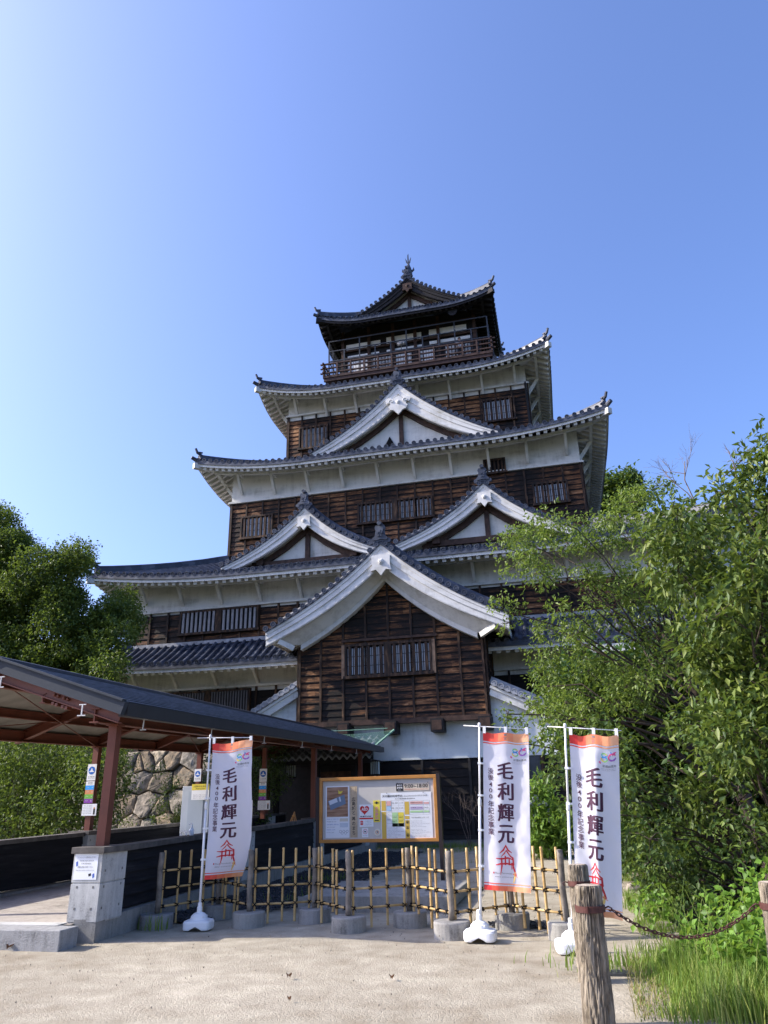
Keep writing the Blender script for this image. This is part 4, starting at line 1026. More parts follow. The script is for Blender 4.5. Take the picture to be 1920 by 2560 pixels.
# signs on the left hand posts
SBLUE = flat('sign_blue', (0.02, 0.13, 0.50)); SSKY = flat('sign_sky', (0.03, 0.33, 0.80)); SORG = flat('sign_orange', (0.62, 0.25, 0.10)); SGRN = flat('sign_green', (0.16, 0.42, 0.06)); SPUR = flat('sign_purple', (0.22, 0.05, 0.33)); WHT = flat('sign_white', (0.78, 0.78, 0.78)); YEL = flat('sign_yellow', (0.75, 0.62, 0.08))
def post_sign(x, y, zt, label, full=True):
    s = Sheet((x-0.10, y, zt), (1, 0, 0), (0, 0, -1), (0, -1, 0))
    s.slab(0, 0, 0.20, 0.32, 0.012, WHT); s.disc(0.10, 0.125, 0.078, SBLUE)
    s.poly([(0.045, 0.155), (0.155, 0.155), (0.155, 0.135), (0.13, 0.14), (0.13, 0.12), (0.115, 0.12), (0.115, 0.10), (0.10, 0.075), (0.085, 0.10), (0.085, 0.12), (0.07, 0.12), (0.07, 0.14), (0.045, 0.135)], WHT, 2)
    s.text('広島城', 0.025, 0.235, 0.024, INK, 0.15); s.text('Hiroshima Castle', 0.025, 0.27, 0.016, GREYI, 0.15)
    if full:
        s.slab(0.0, 0.335, 0.195, 0.755, 0.012, WHT); s.text('案内図', 0.05, 0.352, 0.026, INK, 0.10); s.text('Floor guide', 0.05, 0.385, 0.014, GREYI, 0.10)
        for k, (c, t) in enumerate(((SSKY, '3F'), (SORG, '2F'), (SGRN, '1F'), (SPUR, 'B1'))):
            s.rect(0.0, 0.415+0.085*k, 0.195, 0.50+0.085*k, c); s.text(t, 0.15, 0.445+0.085*k, 0.022, WHT, 0.03); s.text('フロア', 0.03, 0.445+0.085*k, 0.02, WHT, 0.06)
        s.slab(-0.02, 0.77, 0.31, 0.99, 0.012, PAPER)
        for k in range(6): s.text('展示室のご案内と開館時間', 0.0, 0.79+0.03*k, 0.015, GREYI, 0.2)
        s.rect(0.24, 0.86, 0.28, 0.97, INK); s.disc(0.26, 0.85, 0.017, SORG)
    o = s.mb.build('post_sign'); return tag(o, label, 'sign', 'signs fixed to the walkway posts')
post_sign(wx(14.1, -3.34)+0.02, 14.1-0.085, 2.38, 'tall sign strip with blue castle roundel on the post left of the pier')
post_sign(wx(19.2, -3.34)+0.05, 19.1, 2.46, 'short sign with blue castle roundel above the grey cabinet', False)
post_sign(-7.66, 18.6, 2.38, 'sign strip with blue castle roundel seen right of the leftmost banner')
ps = MB(); ps.box(-7.71, -7.61, 18.62, 18.72, 1.18, 2.9); tag(ps.build('sign_post', MSTEEL), 'dark red steel post carrying the sign strip right of the leftmost banner', 'post')
s = Sheet((-8.14, 18.5, 1.63), (1, 0, 0), (0, 0, -1), (0, -1, 0)); s.slab(0, 0, 0.26, 0.42, 0.008, PAPER); s.text('館内撮影禁止', 0.03, 0.05, 0.04, INK, 0.2); s.text('ください', 0.03, 0.12, 0.04, INK, 0.13); s.text('No flash', 0.03, 0.19, 0.04, SGRN, 0.16); s.text('撮影禁止', 0.03, 0.27, 0.035, SGRN, 0.15)
tag(s.mb.build('paper_notice'), 'white notice with green and black lettering right of the leftmost banner', 'notice')
# grey cabinet with papers
cab = MB(); cx = -9.0; cab.box(-9.28, -8.55, 17.4, 17.95, 0.3, 1.98); co = cab.build('ticket_cabinet', simple('cabinet_grey', (0.40, 0.44, 0.48), 0.45, 0.08, 2), bevel=0.01)
tag(co, 'tall pale grey cabinet standing against the left wall of the walkway', 'cabinet')
dd = MB(); dd.box(-9.10, -8.70, 17.385, 17.398, 0.4, 1.86); dd.build('door', simple('cabinet_door', (0.34, 0.39, 0.44), 0.4, 0.06, 2), co)
s = Sheet((-8.98, 17.3, 2.02), (1, 0, 0), (0, 0, -1), (0, -1, 0)); s.slab(0, 0, 0.46, 0.36, 0.006, PAPER); s.rect(0, 0, 0.46, 0.14, YEL); s.text('入館料のお支払い', 0.04, 0.03, 0.045, INK, 0.38); s.text('Admission', 0.10, 0.09, 0.03, INK, 0.25); 
for k in range(3): s.text('現金以外もご利用いただけます', 0.05, 0.24+0.035*k, 0.02, GREYI, 0.36)
tag(s.mb.build('paper_notice'), 'white and yellow notice fixed to the front of the grey cabinet', 'notice')
# pump bottle and bracket on the wall cap
bt = MB(); bt.smooth = True; P = Vector((wx(11.95, 0.0), 11.95, 1.065))
bt.lathe(P, [(0.035, 0), (0.038, 0.02), (0.038, 0.09), (0.015, 0.115), (0.015, 0.135), (0.018, 0.137), (0.018, 0.15), (0.006, 0.152), (0.006, 0.175)], 14); bt.smooth = False
bt.box(P.x-0.055, P.x+0.012, P.y-0.008, P.y+0.008, P.z+0.172, P.z+0.186); bt.box(P.x-0.055, P.x-0.045, P.y-0.006, P.y+0.006, P.z+0.155, P.z+0.174)
tag(bt.build('pump_bottle', simple('white_plastic', (0.75, 0.77, 0.80), 0.35, 0.03, 5)), 'white sanitizer pump bottle standing on the walkway wall', 'bottle')
bk = MB(); bk.smooth = True
bk.tube([P+Vector((-0.14+0.045*math.cos(a), -0.02, 0.03+0.04*math.sin(a))) for a in [k*PI/8 for k in range(14)]], 0.009, 6)
bk.tube([P+Vector((-0.03+0.045*math.cos(a), -0.045, 0.03+0.04*math.sin(a))) for a in [k*PI/8 for k in range(14)]], 0.009, 6)
tag(bk.build('bottle_holder', simple('white_wire', (0.7, 0.7, 0.7), 0.4, 0.05, 5)), 'looped white holder beside the pump bottle', 'holder')
# small bamboo umbrella stands seen over the wall
for i, (px, py_, lab) in enumerate(((672, 2052, 'small bundle of bamboo sticks on the wall beside the leftmost banner'), (750, 2040, 'small bundle of bamboo sticks on the wall nearest the notice board'))):
    y = 17.5+i*3.2; q = Vector((wx(y, 0), y, wz(y))); m = MB()
    for k in range(4): a = -0.5+0.33*k; m.tube([q+Vector((0.12*math.sin(a*1.4), 0, -0.0)), q+Vector((0, 0.02*k, 0.15+.02*k))], 0.012, 6)
    m.tube([q+Vector((-.03, 0, .12)), q+Vector((.03, 0, .12))], 0.02, 6)
    tag(m.build('bamboo_bundle', simple('orange_bamboo', (0.42, 0.20, 0.06), 0.5, 0.3, 9)), lab, 'bamboo bundle', 'bamboo bundles on the walkway wall')

# =================================================================== notice board
board = empty('notice_board', (-3.58, 14.45, 0), 'wide notice board in an orange wooden frame on two dark posts', 'notice board')
BY_ = 14.45; bx0, bx1, bz0, bz1 = -4.745, -2.42, 0.80, 1.965
MOAK = simple('varnished_oak', (0.48, 0.21, 0.045), 0.42, 0.18, 5, 0.0, 0.4)
f = MB(); 
f.box(bx0, bx1, BY_-0.05, BY_+0.05, bz1-0.062, bz1); f.box(bx0, bx1, BY_-0.05, BY_+0.05, bz0, bz0+0.062); f.box(bx0, bx0+0.062, BY_-0.049, BY_+0.05, bz0+0.062, bz1-0.062); f.box(bx1-0.062, bx1, BY_-0.049, BY_+0.05, bz0+0.062, bz1-0.062)
f.build('frame', MOAK, board, bevel=0.006)
f = MB(); f.box(bx0+0.05, bx1-0.05, BY_-0.01, BY_+0.03, bz0+0.05, bz1-0.05); f.build('back_panel', simple('beige_felt', (0.55, 0.52, 0.47), 0.85, 0.04, 8), board)
for x in (bx0-0.035, bx1+0.03):
    f = MB(); f.box(x-0.032, x+0.032, BY_-0.055, BY_+0.055, 0, bz1+0.02); f.build('post', simple('dark_brown_post', (0.035, 0.024, 0.022), 0.45, 0.2, 4), board)
UX, DZ, NN = (1, 0, 0), (0, 0, -1), (0, -1, 0); YS = BY_-0.016
def bp(cx_, cy_):                                  # crop pixel on the board -> board coordinates from its top left
    return (cx_-262)/(1553-262)*(bx1-bx0), (cy_-700)/(1425-700)*(bz1-bz0)*1.0
def sheet(cx0, cy0, cx1, cy1, mat=PAPER):
    # the board rises a little to the right in the photograph: undo the slope
    k = lambda x, y: y+(x-262)*0.027
    a, b = bp(cx0, k(cx0, cy0)); c, d = bp(cx1, k(cx1, cy1)); s = Sheet((bx0+a, YS, bz1-b), UX, DZ, NN); W_, H_ = c-a, d-b
    s.slab(0, 0, W_, H_, 0.004, mat); return s, W_, H_
# poster
s, W_, H_ = sheet(330, 795, 593, 1362); g = NG('poster_wood_print'); p = g.pos(); n = g.noise(g.mapped(p, (1.5, 1, 14)), 2, 5); PW = g.done(g.ramp(n, [(0.35, (0.20, 0.10, 0.055)), (0.65, (0.42, 0.26, 0.17))]), 0.6)
s.rect(0.05*W_, 0.02*H_, 0.95*W_, 0.60*H_, PW); BLG = flat('print_slate', (0.16, 0.22, 0.30)); LG = flat('print_pale', (0.55, 0.60, 0.66))
s.poly([(0.10*W_, 0.29*H_), (0.80*W_, 0.17*H_), (0.86*W_, 0.35*H_), (0.22*W_, 0.47*H_)], BLG, 2); s.poly([(0.14*W_, 0.29*H_), (0.46*W_, 0.235*H_), (0.52*W_, 0.31*H_), (0.18*W_, 0.37*H_)], LG, 3)
s.poly([(0.56*W_, 0.22*H_), (0.62*W_, 0.21*H_), (0.66*W_, 0.30*H_), (0.60*W_, 0.31*H_)], LG, 3); s.poly([(0.54*W_, 0.07*H_), (0.60*W_, 0.11*H_), (0.74*W_, 0.10*H_), (0.66*W_, 0.15*H_), (0.55*W_, 0.155*H_)], YEL, 3)
for k, (t, h) in enumerate((('4月19日（土）〜6月15日（日）', .022), ('開館時間 9:00〜18:00', .016), ('広島城第二展示室', .02), ('主催 広島市文化財団', .014), ('観覧料 370円', .014), ('お問い合わせ 広島城', .012))): s.text(t, 0.05*W_, (0.63+0.052*k)*H_, h, GREYI if k % 2 else BLUEI, min(0.5*W_, h*12))
s.rect(0.6*W_, 0.63*H_, 0.95*W_, 0.69*H_, flat('print_cream', (0.6, 0.55, 0.45))); s.rect(0.6*W_, 0.72*H_, 0.95*W_, 0.80*H_, LG)
for k in range(5): s.disc((0.63+0.07*k)*W_, (0.88+0.03*(k % 2))*H_, 0.025, GREYI, 1, 14, 0.02)
tag(s.mb.build('poster'), 'poster with a slate print on brown wood, leftmost on the notice board', 'poster')
s, W_, H_ = sheet(603, 793, 683, 1358, simple('tan_strip', (0.50, 0.39, 0.26), 0.7, 0.2, 6)); s.text('広島城と', 0.24*W_, 0.22*H_, 0.34*H_, INK, 0.52*W_, 0.015, True); s.text('基のまち', 0.24*W_, 0.60*H_, 0.35*H_, INK, 0.50*W_, 0.015, True); s.text('築城から近代まで歩く', 0.10*W_, 0.02*H_, 0.16*H_, INK, 0.10*W_, 0, True); s.text('広島城企画展示', 0.75*W_, 0.02*H_, 0.12*H_, INK, 0.10*W_, 0, True)
tag(s.mb.build('poster'), 'narrow tan vertical strip with large black lettering on the notice board', 'poster')
# AED sheet
s, W_, H_ = sheet(706, 1000, 855, 1158)
def heart(cx_, cy_, r_): return [(cx_+r_*(16*math.sin(t)**3)/16, cy_-r_*(13*math.cos(t)-5*math.cos(2*t)-2*math.cos(3*t)-math.cos(4*t))/16) for t in [2*PI*k/28 for k in range(28)]]
s.poly(heart(0.38*W_, 0.36*H_, 0.34*W_), REDI, 1); s.text('AED', 0.16*W_, 0.22*H_, 0.20*H_, WHT, 0.46*W_, 0.03); s.text('設置案内板', 0.06*W_, 0.76*H_, 0.09*H_, INK, 0.84*W_, 0.02); s.rect(0, 0.90*H_, W_, H_, REDI)
tag(s.mb.build('safety_notice'), 'white sheet with a red heart and AED lettering on the notice board', 'notice')
s, W_, H_ = sheet(706, 1162, 858, 1240); s.rect(0.06*W_, 0.2*H_, 0.26*W_, 0.75*H_, REDI); s.text('救急', 0.08*W_, 0.32*H_, 0.25*H_, WHT, 0.16*W_)
for k in range(3): s.text('ＡＥＤは一階受付にあります', 0.36*W_, (0.2+0.24*k)*H_, 0.12*H_, GREYI, 0.52*W_)
tag(s.mb.build('notice_card'), 'small white card with a red square below the AED sheet', 'notice')
s, W_, H_ = sheet(858, 953, 932, 1190, YEL); s.text('火の用心', 0.25*W_, 0.28*H_, 0.58*H_, flat('pink_ink', (0.75, 0.25, 0.35)), 0.5*W_, 0.03, True); s.disc(0.5*W_, 0.11*H_, 0.18*W_, INK, 1, 12); s.rect(0.15*W_, 0.10*H_, 0.85*W_, 0.13*H_, INK, 2); s.rect(0.2*W_, .9*H_, .8*W_, .95*H_, INK)
tag(s.mb.build('notice_card'), 'narrow yellow card with pink vertical lettering on the notice board', 'notice')
s, W_, H_ = sheet(732, 1257, 800, 1355); s.disc(0.5*W_, 0.38*H_, 0.36*W_, REDI, 1, 18, 0.30*W_); s.poly([(0.35*W_, 0.5*H_), (0.4*W_, 0.25*H_), (0.6*W_, 0.35*H_), (0.68*W_, 0.28*H_), (0.62*W_, 0.52*H_), (0.5*W_, 0.42*H_)], INK, 2); s.text('No pets', 0.15*W_, 0.78*H_, 0.10*H_, INK, 0.7*W_)
tag(s.mb.build('notice_card'), 'small white card with a round no-dogs symbol at the foot of the notice board', 'notice')
k = lambda x, y: y+(x-262)*0.027
a, b = bp(900, k(900, 1300)); m = MB(); m.lathe((bx0+a, YS, bz1-b), [(0.062, -0.002), (0.062, 0.004), (0.058, 0.006)], 20, 'y'); o = m.build('round_sticker', simple('cream_sticker', (0.68, 0.66, 0.55), 0.5, 0.05, 4))
s = Sheet((bx0+a, YS-0.006, bz1-b), UX, DZ, NN); s.disc(-0.005, 0.0, 0.035, SORG, 1, 14, 0.026); s.disc(0.0, -0.004, 0.016, GREYI, 1); s.mb.build('printed_mark', None, o); tag(o, 'round cream sticker with a small ring mark on the notice board', 'sticker')
# hours plate
s, W_, H_ = sheet(1113, 765, 1470, 840, simple('cream_plate', (0.66, 0.56, 0.43), 0.6, 0.03, 4)); s.rect(0, 0, 0.22*W_, H_, INK, 1); s.text('本日の', 0.03*W_, 0.12*H_, 0.26*H_, WHT, 0.16*W_, 0.02); s.text('開館時間', 0.03*W_, 0.46*H_, 0.26*H_, WHT, 0.16*W_, 0.02); s.text('Open', 0.05*W_, 0.8*H_, 0.11*H_, WHT, 0.1*W_)
s.text('9:00~18:00', 0.25*W_, 0.14*H_, 0.48*H_, INK, 0.71*W_, 0.012); s.text('入館は閉館の30分前まで Last admission 17:30', 0.25*W_, 0.74*H_, 0.13*H_, REDI, 0.70*W_)
tag(s.mb.build('hours_plate'), 'opening hours plate reading 9:00~18:00 in the upper right of the notice board', 'plate')
# big information sheet
s, W_, H_ = sheet(943, 872, 1488, 1362); MUST = flat('mustard', (0.62, 0.42, 0.08)); PINK = flat('print_pink', (0.72, 0.40, 0.36)); LBL = flat('print_blue', (0.38, 0.56, 0.74)); LGR = flat('print_green', (0.42, 0.64, 0.32)); LIL = flat('print_lilac', (0.55, 0.45, 0.62))
s.text('天守閣の利用案内', 0.03*W_, 0.045*H_, 0.055*H_, INK, 0.40*W_, 0.015); s.text('General Information for CASTLE TOWER', 0.46*W_, 0.06*H_, 0.028*H_, INK, 0.46*W_); s.text('★天守閣博物館 館内案内★', 0.28*W_, 0.12*H_, 0.03*H_, INK, 0.40*W_)
for x0, y0, x1, y1 in ((0.01, .17, .10, .39), (0.01, .41, .10, .99), (0.47, .20, .56, .48), (0.47, .51, .56, .58), (0.47, .60, .56, .99)): s.rect(x0*W_, y0*H_, x1*W_, y1*H_, MUST)
for x0, y0, x1, y1, c in ((.115, .18, .20, .28, PINK), (.115, .29, .20, .39, LBL), (.22, .43, .33, .73, LGR), (.34, .43, .45, .73, YEL), (.22, .66, .45, .73, LGR), (.58, .20, .83, .26, PINK), (.58, .31, .83, .37, LIL), (.58, .40, .83, .44, LGR), (.85, .40, .95, .44, LGR), (.85, .22, .95, .26, PINK)): s.rect(x0*W_, y0*H_, x1*W_, y1*H_, c, 2)
for x in (.11, .21, .35, .46): s.rect(x*W_, .17*H_, x*W_+.0025, .39*H_, GREYI, 3)
for y in (.17, .285, .39): s.rect(.11*W_, y*H_, .46*W_, y*H_+.0025, GREYI, 3)
for x in (.11, .215, .335, .46): s.rect(x*W_, .41*H_, x*W_+.0025, .74*H_, GREYI, 3)
for y in (.42, .50, .58, .66, .74): s.rect(.11*W_, y*H_, .46*W_, y*H_+.0025, GREYI, 3)
for x in (.57, .84, .96): s.rect(x*W_, .18*H_, x*W_+.0025, .48*H_, GREYI, 3)
for y in (.18, .28, .38, .48): s.rect(.57*W_, y*H_, .96*W_, y*H_+.0025, GREYI, 3)
for kx, ky, t, wd in ((.215, .21, '9:00~18:00', .12), (.215, .32, '9:00~17:00', .12), (.36, .21, '3~11月', .08), (.36, .32, '12~2月', .08), (.23, .52, '370円', .08), (.35, .52, '280円', .08), (.23, .60, '180円', .08), (.35, .60, '100円', .08), (.24, .68, '無料 Free', .18), (.59, .21, '常設展 Permanent', .22), (.59, .32, '企画展 Special', .22), (.86, .32, '別料金', .08), (.60, .53, '年末年始休館 12/29~12/31', .34)):
    s.text(t, kx*W_, ky*H_, 0.030*H_, INK, wd*W_, 0, False, 4)
for kx, ky, n, wd in ((.12, .77, 7, .33), (.58, .61, 5, .38), (.58, .79, 6, .38), (.12, .43, 6, .08)):
    for i in range(n): s.text('天守閣内での飲食はご遠慮ください' if i % 2 else 'Please do not touch the exhibits.', kx*W_, (ky+.031*i)*H_, 0.014*H_, GREYI, wd*W_*(0.6+0.4*((i*7) % 3)/2), 0, False, 3)
for y in (.64, .76, .92): s.disc(.515*W_, y*H_, 0.028*W_, INK, 2, 14, 0.022*W_); s.poly([(.50*W_, (y+.02)*H_), (.515*W_, (y-.03)*H_), (.53*W_, (y+.02)*H_)], INK, 3)
tag(s.mb.build('information_sheet'), 'large white information sheet with coloured tables at the right of the notice board', 'notice')
pins = MB()
for cx_, cy_ in ((1128, 760), (1458, 752), (1010, 872), (1405, 862)):
    a, b = bp(cx_, k(cx_, cy_)); pins.lathe((bx0+a, YS, bz1-b), [(0.006, 0), (0.004, 0.01), (0.007, 0.018)], 8, 'y')
pins.build('push_pins', INK, board)

# =================================================================== bamboo fence
MBAM = NG('bamboo'); g = MBAM; p = g.pos(); n = g.noise(g.mapped(p, (5, 5, 2)), 2, 5); g2 = g.new('ShaderNodeNewGeometry').outputs['Random Per Island']
c = g.ramp(n, [(0.3, (0.38, 0.235, 0.085)), (0.55, (0.57, 0.39, 0.155)), (0.75, (0.68, 0.51, 0.245))]); MBAM = g.done(g.mix(g.math('MULTIPLY', g2, 0.35), c, (0.30, 0.19, 0.09)), 0.42, 0.4)
MTIE = flat('black_palm_twine', (0.012, 0.010, 0.009), 0.9); MOLDW = simple('silvery_old_wood', (0.19, 0.165, 0.135), 0.85, 0.5, 7, 0.5)
FP = [(-5.64, 10.12), (-5.20, 11.07), (-4.41, 10.38), (-3.60, 10.76), (-2.90, 10.04), (-2.20, 10.50), (-1.53, 9.73), (-0.87, 10.44), (-0.19, 9.74)]
FL = ['weathered fence post in a round concrete foot beside the dark plank wall', 'fence post half hidden behind the leftmost banner', 'weathered fence post just right of the leftmost banner', 'back fence post under the left end of the notice board',
      'front fence post in a concrete foot below the vertical strip poster', 'back fence post under the big information sheet', 'front fence post in a concrete foot left of the middle banner', 'fence post in a concrete foot directly behind the middle banner', 'last fence post in a concrete foot beside the rightmost banner']
for i, ((x, y), lab) in enumerate(zip(FP, FL)):
    ft = empty('fence_post', (x, y, 0), lab, 'fence post', 'posts of the bamboo fence')
    m = MB(); m.lathe((x, y, -0.02), [(0.222, 0), (0.220, 0.168), (0.213, 0.182), (0.203, 0.185)], 28); m.build('concrete_foot', MCONCD if i % 3 else m_conc('foot_concrete', (0.30, 0.29, 0.27), .4), ft)
    m = MB(); m.smooth = True; rs = [0.038*(1+0.10*noise.noise(Vector((i*3, k*.9, 0)))) for k in range(8)]
    m.tube([(x+0.006*math.sin(k+i), y+0.004*math.cos(2*k+i), 0.17+0.107*k) for k in range(8)], rs, 9); m.build('post', MOLDW, ft)
PLAB = ['bamboo lattice panel in front of the dark plank wall', 'bamboo panel running forward from behind the leftmost banner', 'bamboo lattice panel between the leftmost banner and the notice board', 'bamboo panel zigzagging forward under the left half of the notice board',
        'bamboo lattice panel in front of the concrete slab', 'short bamboo panel zigzagging forward under the big information sheet', 'bamboo lattice panel just left of the middle banner', 'bamboo lattice panel between the middle and rightmost banners']
for i in range(8):
    a, b = Vector((*FP[i], 0)), Vector((*FP[i+1], 0)); d = b-a; L = d.length; u = d.normalized(); nr = Vector((u.y, -u.x, 0)); 
    if nr.y > 0: nr = -nr
    pan = empty('bamboo_fence', tuple((a+b)/2), PLAB[i], 'fence panel', 'zigzag panels of the bamboo fence')
    for z in (0.245, 0.468, 0.686):
        m = MB(); m.smooth = True; m.tube([a+u*0.03+Vector((0, 0, z)), a+u*L/2+Vector((0, 0, z+random.uniform(-.006, .006))), b-u*0.03+Vector((0, 0, z))], 0.014, 8); m.build('rail', MBAM, pan)
    n = 5 if L > 0.85 else 4
    for k in range(n):
        t = (0.075+(L-0.15)*k/(n-1))+random.uniform(-.015, .015); q = a+u*t+nr*(0.027 if k % 2 else -0.027); r_ = random.uniform(0.0150, 0.0185)
        zt = 0.93+random.uniform(-.015, .015); zb = random.choice((0.01, 0.02, 0.16)) if k not in (0, n-1) else 0.16
        m = MB(); m.smooth = True; m.mat(MBAM); lean = random.uniform(-.006, .006)
        zs, rs = [], []
        z = zb
        while z < zt: 
            zs += [z, z+0.008, z+0.016]; rs += [r_, r_*1.13, r_]; z += random.uniform(0.15, 0.2)
        zs.append(zt); rs.append(r_*.96)
        m.tube([q+u*lean*(z_-.4)+Vector((0, 0, z_)) for z_ in zs], rs, 8); m.smooth = False; m.mat(MTIE); ties = m
        for z in (0.245, 0.468, 0.686):
            c0 = a+u*t+Vector((0, 0, z))
            ties.obox(c0+nr*(0.013 if k % 2 else -.013), (u+Vector((0, 0, 1))), nr, (u-Vector((0, 0, 1))), 0.026, 0.034, 0.006)
            ties.obox(c0+nr*(0.013 if k % 2 else -.013), (u-Vector((0, 0, 1))), nr, (u+Vector((0, 0, 1))), 0.026, 0.034, 0.006)
            for e in (-1, 1): ties.tube([c0+nr*0.04, c0+nr*0.045+u*0.02*e+Vector((0, 0, -0.03))], 0.003, 4)
        m.build('upright', None, pan)

# =================================================================== banners
MPOLE = simple('white_pole', (0.80, 0.80, 0.80), 0.35, 0.03, 5); MWPL = simple('white_tank_plastic', (0.80, 0.80, 0.79), 0.4, 0.03, 5)
def cloth_mat():
    g = NG('banner_cloth'); oc = g.new('ShaderNodeTexCoord').outputs['Object']; s = g.new('ShaderNodeSeparateXYZ'); g.set(s.inputs[0], oc)
    col = (0.80, 0.79, 0.86)
    g.done((0.84, 0.83, 0.89), 0.8, 0.1)
    tr = g.new('ShaderNodeBsdfTranslucent'); tr.inputs[0].default_value = (0.75, 0.74, 0.84, 1); mx = g.new('ShaderNodeMixShader'); mx.inputs[0].default_value = 0.38
    out = [n for n in g.n if n.type == 'OUTPUT_MATERIAL'][0]
    g.t.links.new(g.b.outputs[0], mx.inputs[1]); g.t.links.new(tr.outputs[0], mx.inputs[2]); g.t.links.new(mx.outputs[0], out.inputs[0]); return g.m
MCLOTH = cloth_mat()
STR = [flat('stripe_%s' % n_, c) for n_, c in (('red', (0.68, 0.05, 0.045)), ('scarlet', (0.72, 0.10, 0.06)), ('coral', (0.76, 0.18, 0.09)), ('tangerine', (0.79, 0.27, 0.13)), ('apricot', (0.82, 0.36, 0.18)), ('peach', (0.84, 0.43, 0.24)))]
MAUB = flat('aubergine_ink', (0.07, 0.025, 0.05)); ERED = flat('emblem_red', (0.58, 0.03, 0.04)); EORG = flat('emblem_orange', (0.80, 0.28, 0.12)); EYEL = flat('emblem_yellow', (0.82, 0.55, 0.18))
RB = [flat('logo_%d' % i if False else n_, c) for i, (n_, c) in enumerate((('logo_blue', (0.08, 0.25, 0.62)), ('logo_teal', (0.10, 0.50, 0.55)), ('logo_green', (0.30, 0.60, 0.20)), ('logo_gold', (0.80, 0.60, 0.08)), ('logo_violet', (0.35, 0.12, 0.50)), ('logo_pink', (0.75, 0.10, 0.25))))]
CW, CHT = 0.60, 1.80
def banner(loc, rot, warp, label, H=2.42, base_rot=0.0, pole_lean=0.0):
    WS = H*10; root = empty('nobori_banner', (0, 0, 0), label, 'banner', 'advertising banners on white poles')
    m = MB(); m.smooth = True
    m.tube([(0, 0, 0.16), (0, 0, H*0.62)], 0.016, 10); m.tube([(0, 0, H*0.62), (0, 0, H)], 0.0125, 10)
    m.lathe((0, 0, H), [(0.018, -0.02), (0.018, 0.02), (0.008, 0.03)], 10); m.lathe((0, 0, H*0.62), [(0.016, -0.05), (0.021, -0.03), (0.021, 0.02), (0.014, 0.05)], 10); m.build('pole', MPOLE, root)
    m = MB(); m.smooth = True; m.tube([(-0.20, 0, H-0.01), (0.62, 0, H-0.035)], 0.006, 6); m.build('crossbar', MPOLE, root)
    # water-filled base
    b = MB(); b.smooth = False
    hw, hd = 0.185, 0.155
    def ring(sx, sy, z, n=32):
        out = []
        for k in range(n):
            a = 2*PI*k/n; c_, s__ = math.cos(a), math.sin(a); e = 0.42
            out.append((sx*math.copysign(abs(c_)**e, c_), sy*math.copysign(abs(s__)**e, s__), z))
        return out
    rings = [ring(hw*.96, hd*.96, 0.0), ring(hw, hd, 0.02), ring(hw, hd, 0.085), ring(hw*.94, hd*.94, 0.105), ring(hw*.70, hd*.76, 0.115)]
    for k_, (r_, z) in enumerate(((0.115, 0.125), (0.105, 0.155), (0.075, 0.185), (0.034, 0.20), (0.034, 0.26), (0.026, 0.265), (0.026, 0.31))): rings.append([(r_*math.cos(2*PI*q/32), r_*math.sin(2*PI*q/32), z) for q in range(32)])
    # arch cut in the lower front edge
    def arch(v):
        x, y, z = v
        if z < 0.03 and abs(x) < 0.075: z = max(z, 0.045*math.cos(x/0.075*PI/2))
        return (x, y, z)
    V = [arch(v) for r_ in rings for v in r_]
    b.add(V, [(i*32+q, i*32+(q+1) % 32, (i+1)*32+(q+1) % 32, (i+1)*32+q) for i in range(len(rings)-1) for q in range(32)]+[tuple((len(rings)-1)*32+q for q in range(32))])
    for a in (0.6, 1.6, 2.6, 3.9, 5.4): b.lathe((0.10*math.cos(a), 0.10*math.sin(a), 0.135), [(0.016, 0), (0.014, 0.022), (0.006, 0.026)], 8)
    bo = b.build('water_base', MWPL, root, bevel=0.004); bo.rotation_euler = (0, -pole_lean, base_rot)
    # cloth
    z1 = H-0.085
    def CP(s, t, d=0.0):                            # s across 0..1, t down 0..1
        wn_ = lambda a, b: 0.016*noise.noise(Vector((a*2.5+b*2, b*9-a*3, WS)))+0.006*noise.noise(Vector((a*7, b*22, WS)))
        x, y, z = warp(s, t); y += wn_(s, t); e = 1e-3; xa, ya, za = warp(min(1, s+e), t); ya += wn_(min(1, s+e), t); xb, yb, zb = warp(s, min(1, t+e)) if t < 0.99 else warp(s, t)
        tu = Vector((xa-x, ya-y, za-z)); n_ = Vector((tu.y, -tu.x, 0)); n_ = n_.normalized() if n_.length > 1e-9 else Vector((0, -1, 0))
        return Vector((0.045+x*CW, y, z1-z*CHT))+n_*d
    c = MB(); c.smooth = True; c.grid(lambda i, j: CP(i, j), 24, 60); c.build('cloth', MCLOTH, root)
    pr = MB()
    def put(vs, fs, mat, l=1):                      # printed shapes, subdivided so they follow the cloth
        bmx = bmesh.new(); vv = [bmx.verts.new((x, y, 0)) for x, y in vs]
        for f in fs:
            try: bmx.faces.new([vv[k_] for k_ in f])
            except ValueError: pass
        bmesh.ops.triangulate(bmx, faces=bmx.faces[:])
        for _ in range(4):
            es = [e for e in bmx.edges if ((e.verts[0].co-e.verts[1].co).length > 0.05)]
            if not es: break
            bmesh.ops.subdivide_edges(bmx, edges=es, cuts=1); bmesh.ops.triangulate(bmx, faces=[f for f in bmx.faces if len(f.verts) > 3])
        bmx.verts.ensure_lookup_table(); bmx.verts.index_update(); pr.mat(mat)
        for side in (1,):
            pr.add([CP(v_.co.x, v_.co.y, side*(0.0022+0.0008*l)) for v_ in bmx.verts], [tuple(v_.index for v_ in f.verts) for f in bmx.faces])
        bmx.free()
    def rect(x0, y0, x1, y1, mat, l=1): put([(x0, y0), (x1, y0), (x1, y1), (x0, y1)], [(0, 1, 2, 3)], mat, l)
    def txt(t, x, y, w_, h_, mat, bold=0.0, vert=False):
        vs, fs, _ = text2d(t, bold, vert); put([(x+a*w_, y+(1-b_)*h_) for a, b_ in vs], fs, mat, 2)
